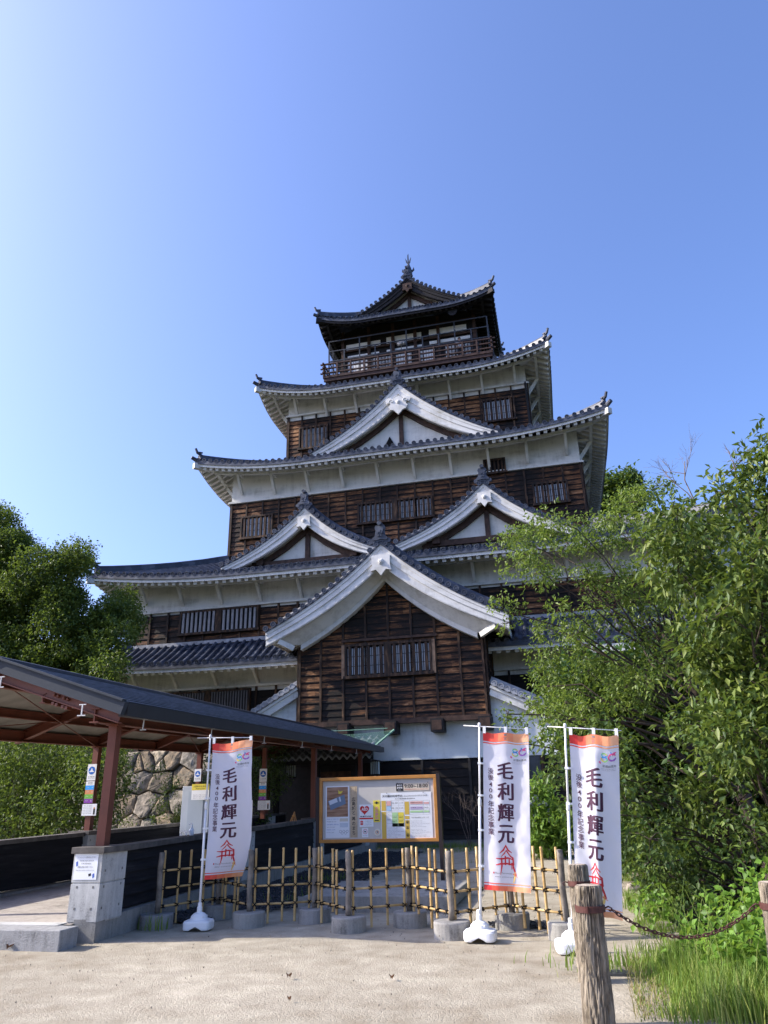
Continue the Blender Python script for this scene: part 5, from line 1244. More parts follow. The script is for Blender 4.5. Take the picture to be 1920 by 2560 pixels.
    for k_ in range(6):
        x0, x1 = k_/6, (k_+1)/6
        rect(x0, 0.0, x1, 0.058, STR[k_]); rect(x0, 0.066, x1, 0.073, STR[k_]); rect(x0, 0.955, x1, 0.961, STR[k_]); rect(x0, 0.970, x1, 1.0, STR[k_])
    rect(0.46, 0.01, 0.52, 0.02, GREYI, 2); txt('宮', 0.455, 0.03, 0.07, 0.02, GREYI)
    for k_, ch in enumerate('毛利輝元'):
        for dx in (-0.009, 0, 0.009): txt(ch, 0.315+dx, 0.195+0.135*k_, 0.335, 0.112, MAUB, 0.010)
    txt('没後', 0.10, 0.235, 0.125, 0.080, MAUB, 0.010, True)
    for k_, ch in enumerate('４００'): txt(ch if False else '400'[k_], 0.125, 0.328+0.039*k_, 0.07, 0.028, MAUB, 0.01)
    txt('年記念事業', 0.10, 0.448, 0.125, 0.215, MAUB, 0.008, True)
    def stroke(pts, wds, mat):
        L_, R_ = [], []
        for i_, (x, y) in enumerate(pts):
            a = pts[max(0, i_-1)]; b_ = pts[min(len(pts)-1, i_+1)]; dx, dy = (b_[0]-a[0])*CW, (b_[1]-a[1])*CHT; l_ = math.hypot(dx, dy)+1e-9; w2 = wds[i_]*0.62
            L_.append((x-dy/l_*w2/CW, y+dx/l_*w2/CHT)); R_.append((x+dy/l_*w2/CW, y-dx/l_*w2/CHT))
        vs = L_+R_; n_ = len(pts); put(vs, [(i_, i_+1, n_+i_+1, n_+i_) for i_ in range(n_-1)], mat, 2)
    # abstract brush emblem: roof strokes, body, flowing tail
    stroke([(0.34, .775), (0.42, .755), (0.47, .728), (0.52, .755), (0.60, .77)], [.006, .016, .02, .016, .006], ERED)
    stroke([(0.37, .795), (0.44, .775), (0.48, .757), (0.55, .785), (0.61, .80)], [.005, .012, .014, .012, .005], ERED)
    stroke([(0.26, .805), (0.38, .808), (0.52, .802), (0.62, .81)], [.006, .014, .014, .008], ERED)
    stroke([(0.26, .845), (0.36, .838), (0.50, .836), (0.60, .842)], [.008, .015, .014, .010], ERED)
    stroke([(0.38, .80), (0.39, .85), (0.36, .905)], [.014, .016, .004], ERED); stroke([(0.46, .79), (0.465, .845)], [.014, .014], ERED); stroke([(0.54, .80), (0.545, .845)], [.012, .014], ERED)
    stroke([(0.56, .79), (0.62, .80), (0.635, .84), (0.60, .87), (0.58, .83)], [.012, .016, .016, .012, .005], ERED)
    stroke([(0.60, .83), (0.655, .875), (0.69, .905)], [.014, .016, .012], ERED); stroke([(0.69, .90), (0.62, .895), (0.72, .915)], [.004, .010, .004], EORG); stroke([(0.665, .885), (0.655, .92), (0.63, .95)], [.016, .020, .008], EYEL)
    txt('Mouri Terumoto', 0.24, 0.888, 0.36, 0.011, GREYI); txt('400th anniversary', 0.24, 0.912, 0.40, 0.010, GREYI); rect(.20, .888, .225, .898, ERED)
    # eighty logo
    cx_, cy_ = 0.70, 0.125
    for j_, (oy, rr) in enumerate(((-0.012, 0.030), (0.012, 0.036))):
        n_ = 14
        for k_ in range(n_): a, b_ = 2*PI*k_/n_, 2*PI*(k_+1.1)/n_; stroke([(cx_+rr/CW*math.cos(a), cy_+oy+rr*.62/CHT*math.sin(a)), (cx_+rr/CW*math.cos(b_), cy_+oy+rr*.62/CHT*math.sin(b_))], [.012, .012], RB[(k_//4+(0 if j_ == 0 else 2)) % 4])
    for k_ in range(16): a, b_ = 2*PI*k_/18+0.2, 2*PI*(k_+1.1)/18+.2; stroke([(cx_+0.16+.075*math.cos(a), cy_+.019*math.sin(a)), (cx_+0.16+.075*math.cos(b_), cy_+.019*math.sin(b_))], [.010+.004*(k_ % 3), .012], RB[4 if k_ < 6 else 5])
    stroke([(cx_+.16, cy_-.008), (cx_+.20, cy_-.022), (cx_+.25, cy_-.028)], [.004, .018, .002], RB[5]); stroke([(cx_+.12, cy_-.004), (cx_+.14, cy_-.026), (cx_+.13, cy_-.034)], [.004, .014, .002], RB[0]); stroke([(cx_-.10, cy_+.03), (cx_-.07, cy_+.04)], [.018, .012], RB[5])
    txt('被爆80周年', 0.66, 0.168, 0.28, 0.017, GREYI, 0.01); txt('Marking 80 years', 0.64, 0.190, 0.28, 0.005, GREYI); txt('since the atomic bombing', 0.64, 0.198, 0.28, 0.005, GREYI)
    pr.build('lettering', None, root)
    # loops and clips
    for s_ in (0.03, 0.5, 0.96):
        lp = MB(); q = CP(s_, 0.0); lp.box(q.x-0.018, q.x+0.018, -0.012, 0.012, q.z-0.012, H-0.012); lp.build('loop', MPOLE, root)
    for t_ in (0.21, 0.42, 0.64, 0.86):
        lp = MB(); q = CP(0.0, t_); zc_ = q.z; lp.beam((0, 0, zc_), (q.x+0.01, q.y, zc_), 0.02, 0.022); lp.box(-0.022, 0.022, -0.02, 0.02, zc_-0.012, zc_+0.012); lp.build('clip', MPOLE, root)
    root.location = loc; root.rotation_euler = (0, pole_lean, rot); return root
def warp1(s, t):        # blown half round at the foot
    k_ = t**1.2; a = -0.95*k_+0.25*math.sin(3*t)
    return (s*math.cos(a)+0.0-0.01*k_, -s*0.6*math.sin(a)*1.0+0.025*math.sin(7*s+3*t)*(0.3+t), t*0.985+0.012*math.sin(5*s)*(1-t))
def warp2(s, t):
    return (s*(0.94-0.04*t), 0.014*math.sin(9*s+2.5*t)+0.02*s*math.sin(4*t), t*0.985+0.008*math.sin(2*PI*s)**2*(1-t))
def warp3(s, t):
    b_ = math.exp(-((s-0.50-0.10*t)/0.13)**2)
    return (s*(0.90-0.13*t)-0.05*b_*t, -0.085*b_*(0.25+0.9*t)+0.05*s*t+0.02*math.sin(6*s+4*t), t*0.99+0.045*s*t+0.012*math.sin(2*PI*s)**2*(1-t))
banner((-4.97, 10.03, 0), 0.05, warp1, 'leftmost banner, its cloth twisted by the wind, in front of the bamboo fence', 2.44, 0.1, 0.0)
banner((-1.17, 9.50, 0), 0.02, warp2, 'middle banner hanging flat beside the notice board', 2.38, -0.05, 0.067)
banner((-0.13, 8.92, 0), -0.05, warp3, 'rightmost banner with a deep vertical fold behind the log posts', 2.27, 0.2, 0.075)

# =================================================================== log posts and chain
def m_bark():
    g = NG('mock_bark_concrete'); p = g.pos(); v = g.mapped(p, (1, 1, 0.30)); n = g.noise(v, 14, 7, 0.65, 0.9); n2 = g.noise(p, 3, 4)
    vo = g.new('ShaderNodeTexVoronoi', feature='DISTANCE_TO_EDGE'); g.set(vo.inputs['Vector'], g.mapped(p, (1, 1, .33))); vo.inputs['Scale'].default_value = 19
    f = g.math('ADD', g.math('MULTIPLY', n, 0.8), g.math('MULTIPLY', n2, 0.2))
    c = g.ramp(f, [(0.36, (0.07, 0.055, 0.04)), (0.47, (0.18, 0.15, 0.11)), (0.62, (0.31, 0.265, 0.20))]); g.bump(n, 0.5, 0.02); return g.done(c, 0.85, 0.2)
MBARK = m_bark(); MTOP = simple('cut_log_top', (0.36, 0.30, 0.23), 0.8, 0.2, 12, 0.3); MRUST = simple('rusted_band', (0.075, 0.028, 0.022), 0.55, 0.4, 14)
def log_post(x, y, h, r_, label, seed, hook, lean=0.0):
    root = empty('log_post', (x, y, 0), label, 'post', 'mock log posts holding the chain')
    m = MB(); m.smooth = True; N, K_ = 120, 90; rn = Vector((seed*7.3, 0, 0))
    def fn(i, j):
        a = 2*PI*i; z = -0.1+(h+0.1)*j; rr = r_*(1.10-0.12*j)*(1+0.03*math.sin(2*a+seed)); c_ = Vector((math.cos(a)*2.2, math.sin(a)*2.2, z*2.4))
        k1 = noise.noise(c_*1.0+rn); rid = abs(noise.noise(Vector((math.cos(a)*5.5, math.sin(a)*5.5, z*3.0))+rn+Vector((0.6*k1, 0, 0)))); rid2 = abs(noise.noise(Vector((math.cos(a)*10, math.sin(a)*10, z*7))+rn))
        rr += 0.012*k1-0.026*max(0, 1-rid*6)-0.010*max(0, 1-rid2*6)
        e = max(0, (j-0.985)/0.015); rr -= 0.012*e*e
        return (x+rr*math.cos(a)+lean*z, y+rr*math.sin(a), z)
    m.grid(fn, N, K_); m.build('trunk', MBARK, root)
    m = MB(); ring = [Vector(fn(k_/40, 1.0)) for k_ in range(40)]; cc = sum(ring, Vector())/40
    m.add(ring+[cc+Vector((0, 0, 0.008))], [(k_, (k_+1) % 40, 40) for k_ in range(40)]); m.build('cut_top', MTOP, root)
    m = MB(); zb = h-0.155; R1 = r_*1.035
    m.lathe((x+lean*zb, y, zb), [(R1, -0.021), (R1+0.008, -0.021), (R1+0.008, 0.021), (R1, 0.021)], 36)
    m.obox((x+lean*zb-0.02, y-R1-0.012, zb), (1, 0, 0), (0, 1, 0), (0, 0, 1), 0.004, 0.012, 0.024)
    hk = Vector((x+lean*zb+hook*(R1+0.0), y, zb)); m.tube([hk, hk+Vector((hook*0.03, 0, 0.012)), hk+Vector((hook*0.055, 0, 0.0)), hk+Vector((hook*0.045, 0, -0.018)), hk+Vector((hook*0.03, 0, -0.012))], 0.006, 6)
    m.build('iron_band', MRUST, root); return hk
h1 = log_post(0.03, 6.25, 0.885, 0.098, 'nearest log post, its top in front of another log', 1, 1, 0.04)
log_post(0.0, 7.62, 0.92, 0.090, 'log post standing behind the nearest one, by the rightmost banner', 2, -1)
h2 = log_post(1.345, 6.43, 0.885, 0.098, 'log post cut by the right edge beside the tall grass', 3, -1, 0.04)
ch = MB(); ch.smooth = True; A_, B_ = h1+Vector((0.055, 0, -0.01)), h2+Vector((-0.05, 0, -0.01))
def cat(t): 
    p_ = A_.lerp(B_, t); sag = 0.185*(1-(2*t-1)**2)**1.0; return p_-Vector((0, 0, sag))
NL = 34
for k_ in range(NL):
    p0, p1 = cat(k_/NL), cat((k_+1)/NL); d = (p1-p0); c0 = (p0+p1)/2; u = d.normalized(); sd = (u.cross(Vector((0, 1, 0))).normalized() if k_ % 2 else Vector((0, 1, 0))); hl = d.length*0.72
    tw = 0.35; sd = (sd*math.cos(tw)+u.cross(sd)*math.sin(tw)).normalized()
    ch.tube([c0+u*hl*math.cos(a)+sd*0.0115*math.sin(a) for a in [2*PI*q/12 for q in range(13)]], 0.0042, 6, False)
tag(ch.build('iron_chain', MRUST), 'rusty iron chain sagging between two log posts', 'chain')
# =================================================================== vegetation
def leaf_mat(name, cols, trans=0.35, rough=0.45, tcol=None):
    g = NG(name); ri = g.new('ShaderNodeNewGeometry').outputs['Random Per Island']; p = g.pos(); n = g.noise(p, 0.9, 3)
    f = g.math('ADD', g.math('MULTIPLY', ri, 0.65), g.math('MULTIPLY', n, 0.5)); k = len(cols)
    c = g.ramp(f, [(0.12+0.8*i/(k-1), x) for i, x in enumerate(cols)]); g.done(c, rough, 0.35)
    tr = g.new('ShaderNodeBsdfTranslucent'); mx = g.new('ShaderNodeMixShader'); mx.inputs[0].default_value = trans
    g.set(tr.inputs[0], g.mix(0.5, c, tcol or (0.30, 0.42, 0.05)))
    out = [q for q in g.n if q.type == 'OUTPUT_MATERIAL'][0]
    g.t.links.new(g.b.outputs[0], mx.inputs[1]); g.t.links.new(tr.outputs[0], mx.inputs[2]); g.t.links.new(mx.outputs[0], out.inputs[0]); return g.m
def mesh_np(name, V, F, mat, parent=None, smooth=False):
    """V (n,3) array in world space, F (m,3) triangles"""
    me = bpy.data.meshes.new(name); o = org(parent) if parent else Vector((0, 0, 0)); V = V-np.array(o)
    me.vertices.add(len(V)); me.vertices.foreach_set('co', V.astype(np.float32).ravel())
    me.loops.add(F.size); me.loops.foreach_set('vertex_index', F.astype(np.int32).ravel())
    me.polygons.add(len(F)); me.polygons.foreach_set('loop_start', np.arange(0, F.size, 3, dtype=np.int32)); me.polygons.foreach_set('loop_total', np.full(len(F), 3, np.int32))
    me.update(calc_edges=True); me.validate(); me.materials.append(mat); ob = bpy.data.objects.new(name, me); COL.objects.link(ob)
    if parent: ob.parent = parent
    return ob
def nrm(a): return a/(np.linalg.norm(a, axis=-1, keepdims=True)+1e-9)
def leaves(name, tw, td, per, L, W, mat, parent, rg, droop=0.5, spread=0.9):
    """tw (n,3) twig tips, td (n,3) twig directions"""
    n = len(tw); P = np.repeat(tw, per, 0); D = np.repeat(td, per, 0); N = len(P)
    d = nrm(D*0.5+rg.normal(size=(N, 3))*spread-np.array([0, 0, droop])); P = P+rg.normal(size=(N, 3))*L*0.7
    s = nrm(np.cross(d, rg.normal(size=(N, 3))*0.5+np.array([0, 0, 1.0]))); u = np.cross(s, d)
    l = L*rg.uniform(0.65, 1.2, (N, 1)); w_ = W*rg.uniform(0.7, 1.15, (N, 1))
    base = P; mid = P+d*l*0.45; tip = P+d*l-u*l*0.10
    V = np.stack([base, mid+s*w_*0.5+u*w_*0.18, tip, mid-s*w_*0.5+u*w_*0.18], 1).reshape(-1, 3)
    i = np.arange(N)[:, None]*4; F = np.concatenate([i+np.array([[0, 1, 2]]), i+np.array([[0, 2, 3]])], 0)
    return mesh_np(name, V, F, mat, parent)
def inside(poly, x, y):
    c = False; j = len(poly)-1
    for i in range(len(poly)):
        xi, yi = poly[i]; xj, yj = poly[j]
        if (yi > y) != (yj > y) and x < (xj-xi)*(y-yi)/(yj-yi)+xi: c = not c
        j = i
    return c
def clumps_of(poly, step, Y0, Y1, rad, rg, keep=1.0, layers=2):
    xs_ = [p[0] for p in poly]; ys2 = [p[1] for p in poly]; out = []
    for ly in range(layers):
        x = min(xs_)
        while x < max(xs_):
            y = min(ys2)
            while y < max(ys2):
                px, py = x+rg.uniform(-.5, .5)*step, y+rg.uniform(-.5, .5)*step
                if inside(poly, px, py) and rg.random() < keep:
                    Y = Y0+(Y1-Y0)*(ly+rg.random())/layers; out.append((np.array(at(px, py, Y)), rad*rg.uniform(0.65, 1.25)))
                y += step
            x += step
    return out
DENS = 2.6
def tree(name, label, cat, base, cl, nper, per, L, W, mat, bark, rg, droop=0.5, trunk_r=0.12, flat_=0.75, group=None, top=None, limb=True, spread=0.9, twigs=True, leafname='crown', limb_every=2):
    root = empty(name, base, label, cat, group); base = Vector(base)
    C_ = np.array([c for c, r_ in cl]); cen = Vector(C_.mean(0)); zmin = C_[:, 2].min()
    top = Vector(top) if top else Vector((cen.x, cen.y, cen.z))
    TW, TD = [], []; tb = MB(); tb.smooth = True
    def bez(a, b, c, n=8): return [a.lerp(b, t).lerp(b.lerp(c, t), t) for t in [k/n for k in range(n+1)]]
    if limb:
        tp = bez(base-Vector((0, 0, 0.1)), Vector((base.x+0.2*(top.x-base.x), base.y, (base.z+top.z)*0.5)), top, 12)
        tb.tube([p+Vector((rg.normal()*.03, rg.normal()*.03, 0)) for p in tp], [trunk_r*(1-0.7*k/12) for k in range(13)], 10)
    for ci, (c, r_) in enumerate(cl):
        cv = Vector(c)
        if limb and (len(cl) < 60 or ci % limb_every == 0):
            k = min(11, max(1, int(12*(cv.z-base.z)/(top.z-base.z+1e-6)*0.62))); st = tp[k]
            mid = st.lerp(cv, 0.5)+Vector(rg.normal(size=3)*0.10*(cv-st).length)+Vector((0, 0, 0.10*(cv-st).length)); br = bez(st, mid, cv, 6); rr = trunk_r*0.26*(1-k/16)
            tb.tube([p+Vector(rg.normal(size=3)*0.022*(cv-st).length) if 0 < q < 6 else p for q, p in enumerate(br)], [rr*(1-0.8*q/6)+0.004 for q in range(7)], 5, False)
        n = max(4, int(nper*DENS*(r_**2)))
        dd = nrm(rg.normal(size=(n, 3))); rad = rg.uniform(0.25, 1.0, (n, 1))**0.45; rad = rad*(1+0.18*rg.normal(size=(n, 1)))
        sc = np.array([1, 1, flat_])*r_; pts = c+dd*rad*sc; TW.append(pts); TD.append(nrm(dd+np.array([0, 0, .25])))
        if twigs and (limb or name == 'hydrangea'):
            for q in range(0, n, max(1, n//5)): tb.tube([cv, cv.lerp(Vector(pts[q]), .5)+Vector((0, 0, 0.03)), Vector(pts[q])], [0.007, 0.005, 0.002], 3, False)
    TW = np.concatenate(TW); TD = np.concatenate(TD)
    tb.build('trunk', bark, root) if tb.f else None
    leaves(leafname, TW, TD, per, L, W, mat, root, rg, droop, spread)
    return root
BARK = simple('dark_bark', (0.06, 0.045, 0.035), 0.85, 0.45, 9, 0.6)
LCHERRY = leaf_mat('cherry_leaf', [(0.045, 0.085, 0.014), (0.085, 0.14, 0.022), (0.14, 0.20, 0.040), (0.20, 0.25, 0.06)], 0.38)
LEVER = leaf_mat('glossy_evergreen_leaf', [(0.022, 0.050, 0.010), (0.045, 0.085, 0.015), (0.085, 0.13, 0.022), (0.17, 0.205, 0.04)], 0.24, 0.52)
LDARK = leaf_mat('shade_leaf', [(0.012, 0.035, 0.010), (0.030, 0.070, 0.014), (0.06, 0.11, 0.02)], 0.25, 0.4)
LCAMP = leaf_mat('camphor_leaf', [(0.022, 0.048, 0.010), (0.045, 0.085, 0.016), (0.080, 0.125, 0.022), (0.15, 0.18, 0.03)], 0.30, 0.55)
LBUSH = leaf_mat('shrub_leaf', [(0.012, 0.030, 0.007), (0.030, 0.062, 0.012), (0.06, 0.10, 0.018)], 0.25, 0.45)
rg = np.random.default_rng(11)
# cherry tree reaching across in front of the castle
cp_ = [(1255, 1375), (1330, 1300), (1410, 1275), (1500, 1245), (1560, 1235), (1680, 1225), (1730, 1300), (1720, 1500), (1700, 1700), (1600, 1790), (1480, 1830), (1390, 1800), (1290, 1775), (1330, 1725), (1360, 1680), (1300, 1640), (1285, 1590), (1330, 1530), (1300, 1500), (1330, 1440), (1290, 1410)]
cl = clumps_of(cp_, 62, 12.6, 15.0, 0.33, rg, 0.66, 2)
for px, py, Y, r_ in ((1252, 1498, 13.2, .20), (1238, 1520, 13.2, .16), (1285, 1520, 13.2, .22), (1245, 1365, 13.4, .16), (1275, 1345, 13.4, .2), (1320, 1860, 12.2, .18), (1370, 1850, 12.2, .26), (1400, 1800, 12.4, .3), (1290, 1800, 12.4, .22), (1270, 1785, 12.5, .16), (1630, 1225, 13.5, .3), (1590, 1245, 13.6, .3), (1660, 1215, 13.5, .22), (1540, 1290, 13.6, .3), (1410, 1760, 13, .3), (1370, 1770, 13, .3), (1265, 1560, 13.3, .16)): cl.append((np.array(at(px, py, Y)), r_))
tree('cherry_tree', 'light green cherry tree with open branches reaching in front of the castle', 'tree', (3.1, 14.0, 0), cl, 120, 6, 0.092, 0.044, LCHERRY, BARK, rg, 0.45, 0.17, 0.62, None, at(1640, 1560, 13.8))
# bare twigs above
def twig(p, d, L, r_, depth):
    q = p+d*L*0.5+Vector(rg.normal(size=3)*0.05*L); e = q+d*L*0.5+Vector(rg.normal(size=3)*0.08*L); bt.tube([p, q, e], [r_, r_*.8, r_*.55], 4, False)
    if depth > 0:
        for k in range(3): twig(q.lerp(e, rg.random()), (d+Vector(rg.normal(size=3)*0.45)).normalized(), L*0.62, r_*.55, depth-1)
DT = []
for px, py, qx, qy, Y in ((1740, 1260, 1690, 1130, 11), (1740, 1260, 1660, 1190, 11), (1810, 1190, 1870, 1130, 11), (1840, 1200, 1835, 1140, 11)):
    bt = MB(); bt.smooth = True; a, b = at(px, py, Y), at(qx, qy, Y); twig(a, (b-a).normalized(), (b-a).length*0.75, 0.011, 3); DT.append(bt.build('dead_branch', simple('dead_twig', (0.16, 0.13, 0.11), 0.8, 0.3, 9)))
# evergreen at the right
ep = [(1665, 1250), (1720, 1175), (1790, 1215), (1850, 1180), (1890, 1135), (1960, 1110), (2080, 1150), (2150, 1900), (1920, 2010), (1760, 2010), (1600, 1960), (1500, 1930), (1420, 1890), (1370, 1865), (1400, 1830), (1500, 1800), (1560, 1740), (1570, 1660), (1650, 1600), (1650, 1500), (1640, 1430), (1680, 1350)]
cl = [(c, r_) for c, r_ in clumps_of(ep, 96, 8.8, 11.2, 0.42, rg, 0.82, 2) if c[0]-r_ > 1.2 or c[1] > 10.9]
ever = tree('evergreen_tree', 'tall glossy leaved evergreen filling the right edge behind the chain', 'tree', (2.6, 10.0, 0), cl, 150, 6, 0.135, 0.056, LEVER, BARK, rg, 0.55, 0.13, 0.8, None, at(1900, 1500, 9.8))
for dt in DT: dt.parent = ever; dt.data.transform(Matrix.Translation(-Vector(ever.location)))
# darker shrubs below and behind it
lp_ = [(1400, 1880), (1500, 1850), (2150, 1850), (2150, 2330), (1920, 2330), (1760, 2290), (1640, 2270), (1560, 2210), (1490, 2140), (1440, 2040), (1400, 1950)]
cl = clumps_of(lp_, 96, 9.2, 11.8, 0.34, rg, 0.68, 2)
tree('shrub_thicket', 'dark leafy shrub with thin stems under the evergreen by the moat edge', 'shrub', (2.2, 11.0, 0), cl, 120, 6, 0.095, 0.050, leaf_mat('thicket_leaf', [(0.008, 0.022, 0.005), (0.028, 0.060, 0.012), (0.060, 0.105, 0.018), (0.12, 0.17, 0.03)], 0.2, 0.55), BARK, rg, 0.4, 0.07, 0.8, None, at(1760, 2000, 10.6))
bp_ = [(1400, 1700), (2200, 1500), (2300, 2250), (1700, 2220), (1480, 2080), (1430, 1900)]
cl = clumps_of(bp_, 90, 15.5, 18.5, 0.85, rg, 0.9, 2)
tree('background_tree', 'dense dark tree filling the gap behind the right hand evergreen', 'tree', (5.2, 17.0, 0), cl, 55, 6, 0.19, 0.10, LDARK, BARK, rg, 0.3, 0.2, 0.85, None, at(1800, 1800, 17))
for sx, sy in ((1.75, 10.6), (2.0, 10.9)):
    pass
# far tree beside the keep
cl = clumps_of([(1480, 1270), (1500, 1215), (1530, 1185), (1570, 1180), (1600, 1225), (1590, 1340), (1490, 1340)], 34, 50, 53, 0.95, rg, 0.9, 2)
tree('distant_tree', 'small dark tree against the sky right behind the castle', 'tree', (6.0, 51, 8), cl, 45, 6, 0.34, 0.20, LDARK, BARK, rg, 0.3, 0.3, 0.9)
# camphor at the left
kp = [(-160, 1200), (0, 1262), (40, 1330), (65, 1375), (110, 1365), (140, 1395), (175, 1372), (212, 1372), (230, 1405), (205, 1450), (195, 1510), (225, 1560), (262, 1505), (298, 1485), (332, 1505), (350, 1540), (325, 1562), (290, 1610), (300, 1685), (268, 1712), (-160, 1760)]
cl = clumps_of(kp, 46, 20.5, 25.0, 0.60, rg, 0.95, 3)
tree('camphor_tree', 'large rounded camphor tree at the left edge beside the castle', 'tree', (-18.5, 23.5, 0), cl, 150, 6, 0.12, 0.070, LCAMP, BARK, rg, 0.25, 0.42, 0.80, None, at(90, 1620, 23), limb_every=5)
cl = clumps_of([(240, 1640), (330, 1650), (345, 1700), (310, 1725), (250, 1720)], 40, 20.0, 21, 0.42, rg, 1, 1)
# shrubs seen under the walkway roof
for poly, Y0, Y1, rad, base, lab, nm, mat in (([(-120, 1840), (150, 1850), (300, 1870), (300, 1960), (235, 2050), (120, 2080), (-120, 2110)], 17.5, 20.5, 0.55, (-15.5, 19, 0), 'leafy shrubs behind the walkway at the left edge', 'shrub', LCAMP),
        ([(500, 1880), (700, 1860), (700, 1990), (640, 2060), (520, 2050)], 23.5, 25, 0.45, (-11.3, 24.5, 0), 'dark green shrub growing beside the castle entrance', 'shrub', LBUSH),
        ([(365, 1925), (410, 1905), (435, 1960), (480, 2020), (485, 2085), (280, 2085), (300, 2050), (365, 2030), (400, 2020), (380, 1970)], 27.2, 27.7, 0.30, (-14.5, 26.5, 0), 'ivy and weeds climbing the tan stone base wall', 'ivy', LBUSH),
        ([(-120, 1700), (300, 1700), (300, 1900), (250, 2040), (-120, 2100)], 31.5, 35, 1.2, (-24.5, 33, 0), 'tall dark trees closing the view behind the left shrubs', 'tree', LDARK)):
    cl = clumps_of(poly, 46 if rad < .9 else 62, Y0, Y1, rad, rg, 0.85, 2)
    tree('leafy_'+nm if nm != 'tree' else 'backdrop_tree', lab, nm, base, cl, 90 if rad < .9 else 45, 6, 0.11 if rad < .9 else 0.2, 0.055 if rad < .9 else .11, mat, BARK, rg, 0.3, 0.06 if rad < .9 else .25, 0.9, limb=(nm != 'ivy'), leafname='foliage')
# hydrangeas by the black wall
cl = clumps_of([(1312, 1985), (1340, 1965), (1380, 2010), (1420, 2050), (1425, 2120), (1312, 2120)], 30, 21.4, 22.6, 0.36, rg, 1, 2)
hy = tree('hydrangea', 'hydrangea bush with pale lilac flower heads beside the black wall', 'shrub', (-0.8, 22, 0), cl, 110, 5, 0.20, 0.065, leaf_mat('hydrangea_leaf', [(0.06, 0.14, 0.02), (0.13, 0.24, 0.03), (0.2, 0.32, 0.06)], .4, .35), BARK, rg, 0.5, 0.04, 0.85, leafname='foliage')
for px, py in ((1322, 1972), (1338, 1995), (1330, 2010), (1345, 2012), (1320, 2030), (1375, 2030), (1362, 2008), (1335, 2045), (1378, 2050)):
    c0 = at(px, py, 21.6); fl = MB()
    for k in range(40):
        d = Vector(nrm(rg.normal(size=3))); q = c0+d*0.085; fl.obox(q, d.orthogonal(), d.cross(d.orthogonal()), d, 0.022, 0.022, 0.004)
    fl.build('flower_head', simple('hydrangea_petals', (0.55, 0.55, 0.66), 0.6, 0.15, 20), hy)
# dry brush near the board wall
bt = MB(); bt.smooth = True
for k in range(7):
    a = at(1190+rg.uniform(-25, 25), 2090, 25.5); a.z = 0; twig(a, Vector((rg.normal()*.25, 0, 1)).normalized(), 1.0, 0.012, 3)
tag(bt.build('dry_bush', simple('dry_twig', (0.11, 0.085, 0.07), 0.9, 0.3, 9)), 'bare brown bush in front of the black board wall', 'bush')

# grass
def grass(name, pts, h0, h1, wd, mat, label, lean=0.35):
    n = len(pts); P = np.array(pts); h = rg.uniform(h0, h1, n)[:, None]*P[:, 2:3]; a = rg.uniform(0, 2*PI, n); d = np.stack([np.cos(a), np.sin(a), np.zeros(n)], 1)
    s = np.stack([-np.sin(a), np.cos(a), np.zeros(n)], 1); bend = rg.uniform(0.05, lean, (n, 1)); B = np.stack([P[:, 0], P[:, 1], np.zeros(n)], 1); up = np.array([[0, 0, 1.0]])
    w_ = wd*rg.uniform(.6, 1.3, (n, 1)); lv = []
    for t, k in ((0, 1.0), (0.4, 0.85), (0.75, 0.5), (1.0, 0.04)):
        c = B+up*h*t*(1-0.25*bend*t)+d*h*bend*t*t*1.6; lv += [c-s*w_*k/2, c+s*w_*k/2]
    V = np.stack(lv, 1).reshape(-1, 3); i = np.arange(n)[:, None]*8
    F = np.concatenate([i+np.array([f]) for f in ((0, 1, 3), (0, 3, 2), (2, 3, 5), (2, 5, 4), (4, 5, 7), (4, 7, 6))], 0)
    return tag(mesh_np(name, V, F, mat), label, 'grass', kind='stuff')
LGRASS = leaf_mat('grass_blade', [(0.06, 0.12, 0.016), (0.12, 0.21, 0.028), (0.19, 0.29, 0.045), (0.30, 0.32, 0.09)], 0.35, 0.6)
pts = []
for _ in range(12000):
    y = 6.35+rg.random()**0.9*2.1; x = 0.32+(y-6.3)*0.02+rg.random()*(1.7+0.2*(y-6.3)); ed = min(1, max(0.12, (x-0.30-0.16*(1-min(1, abs(y-7.0))))/0.45))
    if rg.random() < 0.25+ed*.75: pts.append((x, y, ed*(1.0 if y < 7.9 else .75)))
grass('tall_grass', pts, 0.12, 0.36, 0.010, LGRASS, 'tall bright green grass under the chain')
pts = []
for _ in range(4200):
    y = 8.3+rg.random()*8; x = 0.30+0.06*(y-8)+rg.random()*0.8+rg.normal()*.06; k = 0.5+0.5*noise.noise(Vector((x*1.6, y*1.1, 5)))
    if k > 0.5: pts.append((x, y, k))
grass('path_edge_grass', pts, 0.10, 0.30, 0.010, LGRASS, 'patchy weeds along the stone edge of the sand path')
pts = []
for cx_, cy_, rr, n in ((-3.2, 27.0, 2.3, 1800), (-3.1, 25.0, 0.9, 260), (-5.2, 16.0, 0.35, 130), (-4.4, 12.6, .25, 60), (-1.9, 20.2, .35, 80), (0.35, 8.15, .30, 260), (-6.1, 11.8, .15, 60), (-5.6, 9.9, .12, 50)):
    for _ in range(n): pts.append((cx_+rg.normal()*rr, cy_+rg.normal()*rr*(.22 if rr > 2 else .6), rg.uniform(.5, 1)))
grass('short_grass', pts, 0.10, 0.28, 0.012, LGRASS, 'short weeds sprouting at the foot of walls and in the gravel')
pts = []
for _ in range(700):
    y = 6.4+rg.random()*2.2; x = 0.28+0.03*(y-6.3)+abs(rg.normal())*0.22; pts.append((x, y, rg.uniform(.3, 1)))
grass('dry_grass', pts, 0.04, 0.20, 0.006, leaf_mat('straw', [(0.20, 0.14, 0.06), (0.32, 0.25, 0.12), (0.16, 0.17, 0.05)], 0.2, 0.7), 'dry straw and low weeds between the sand and the tall grass', 1.1)
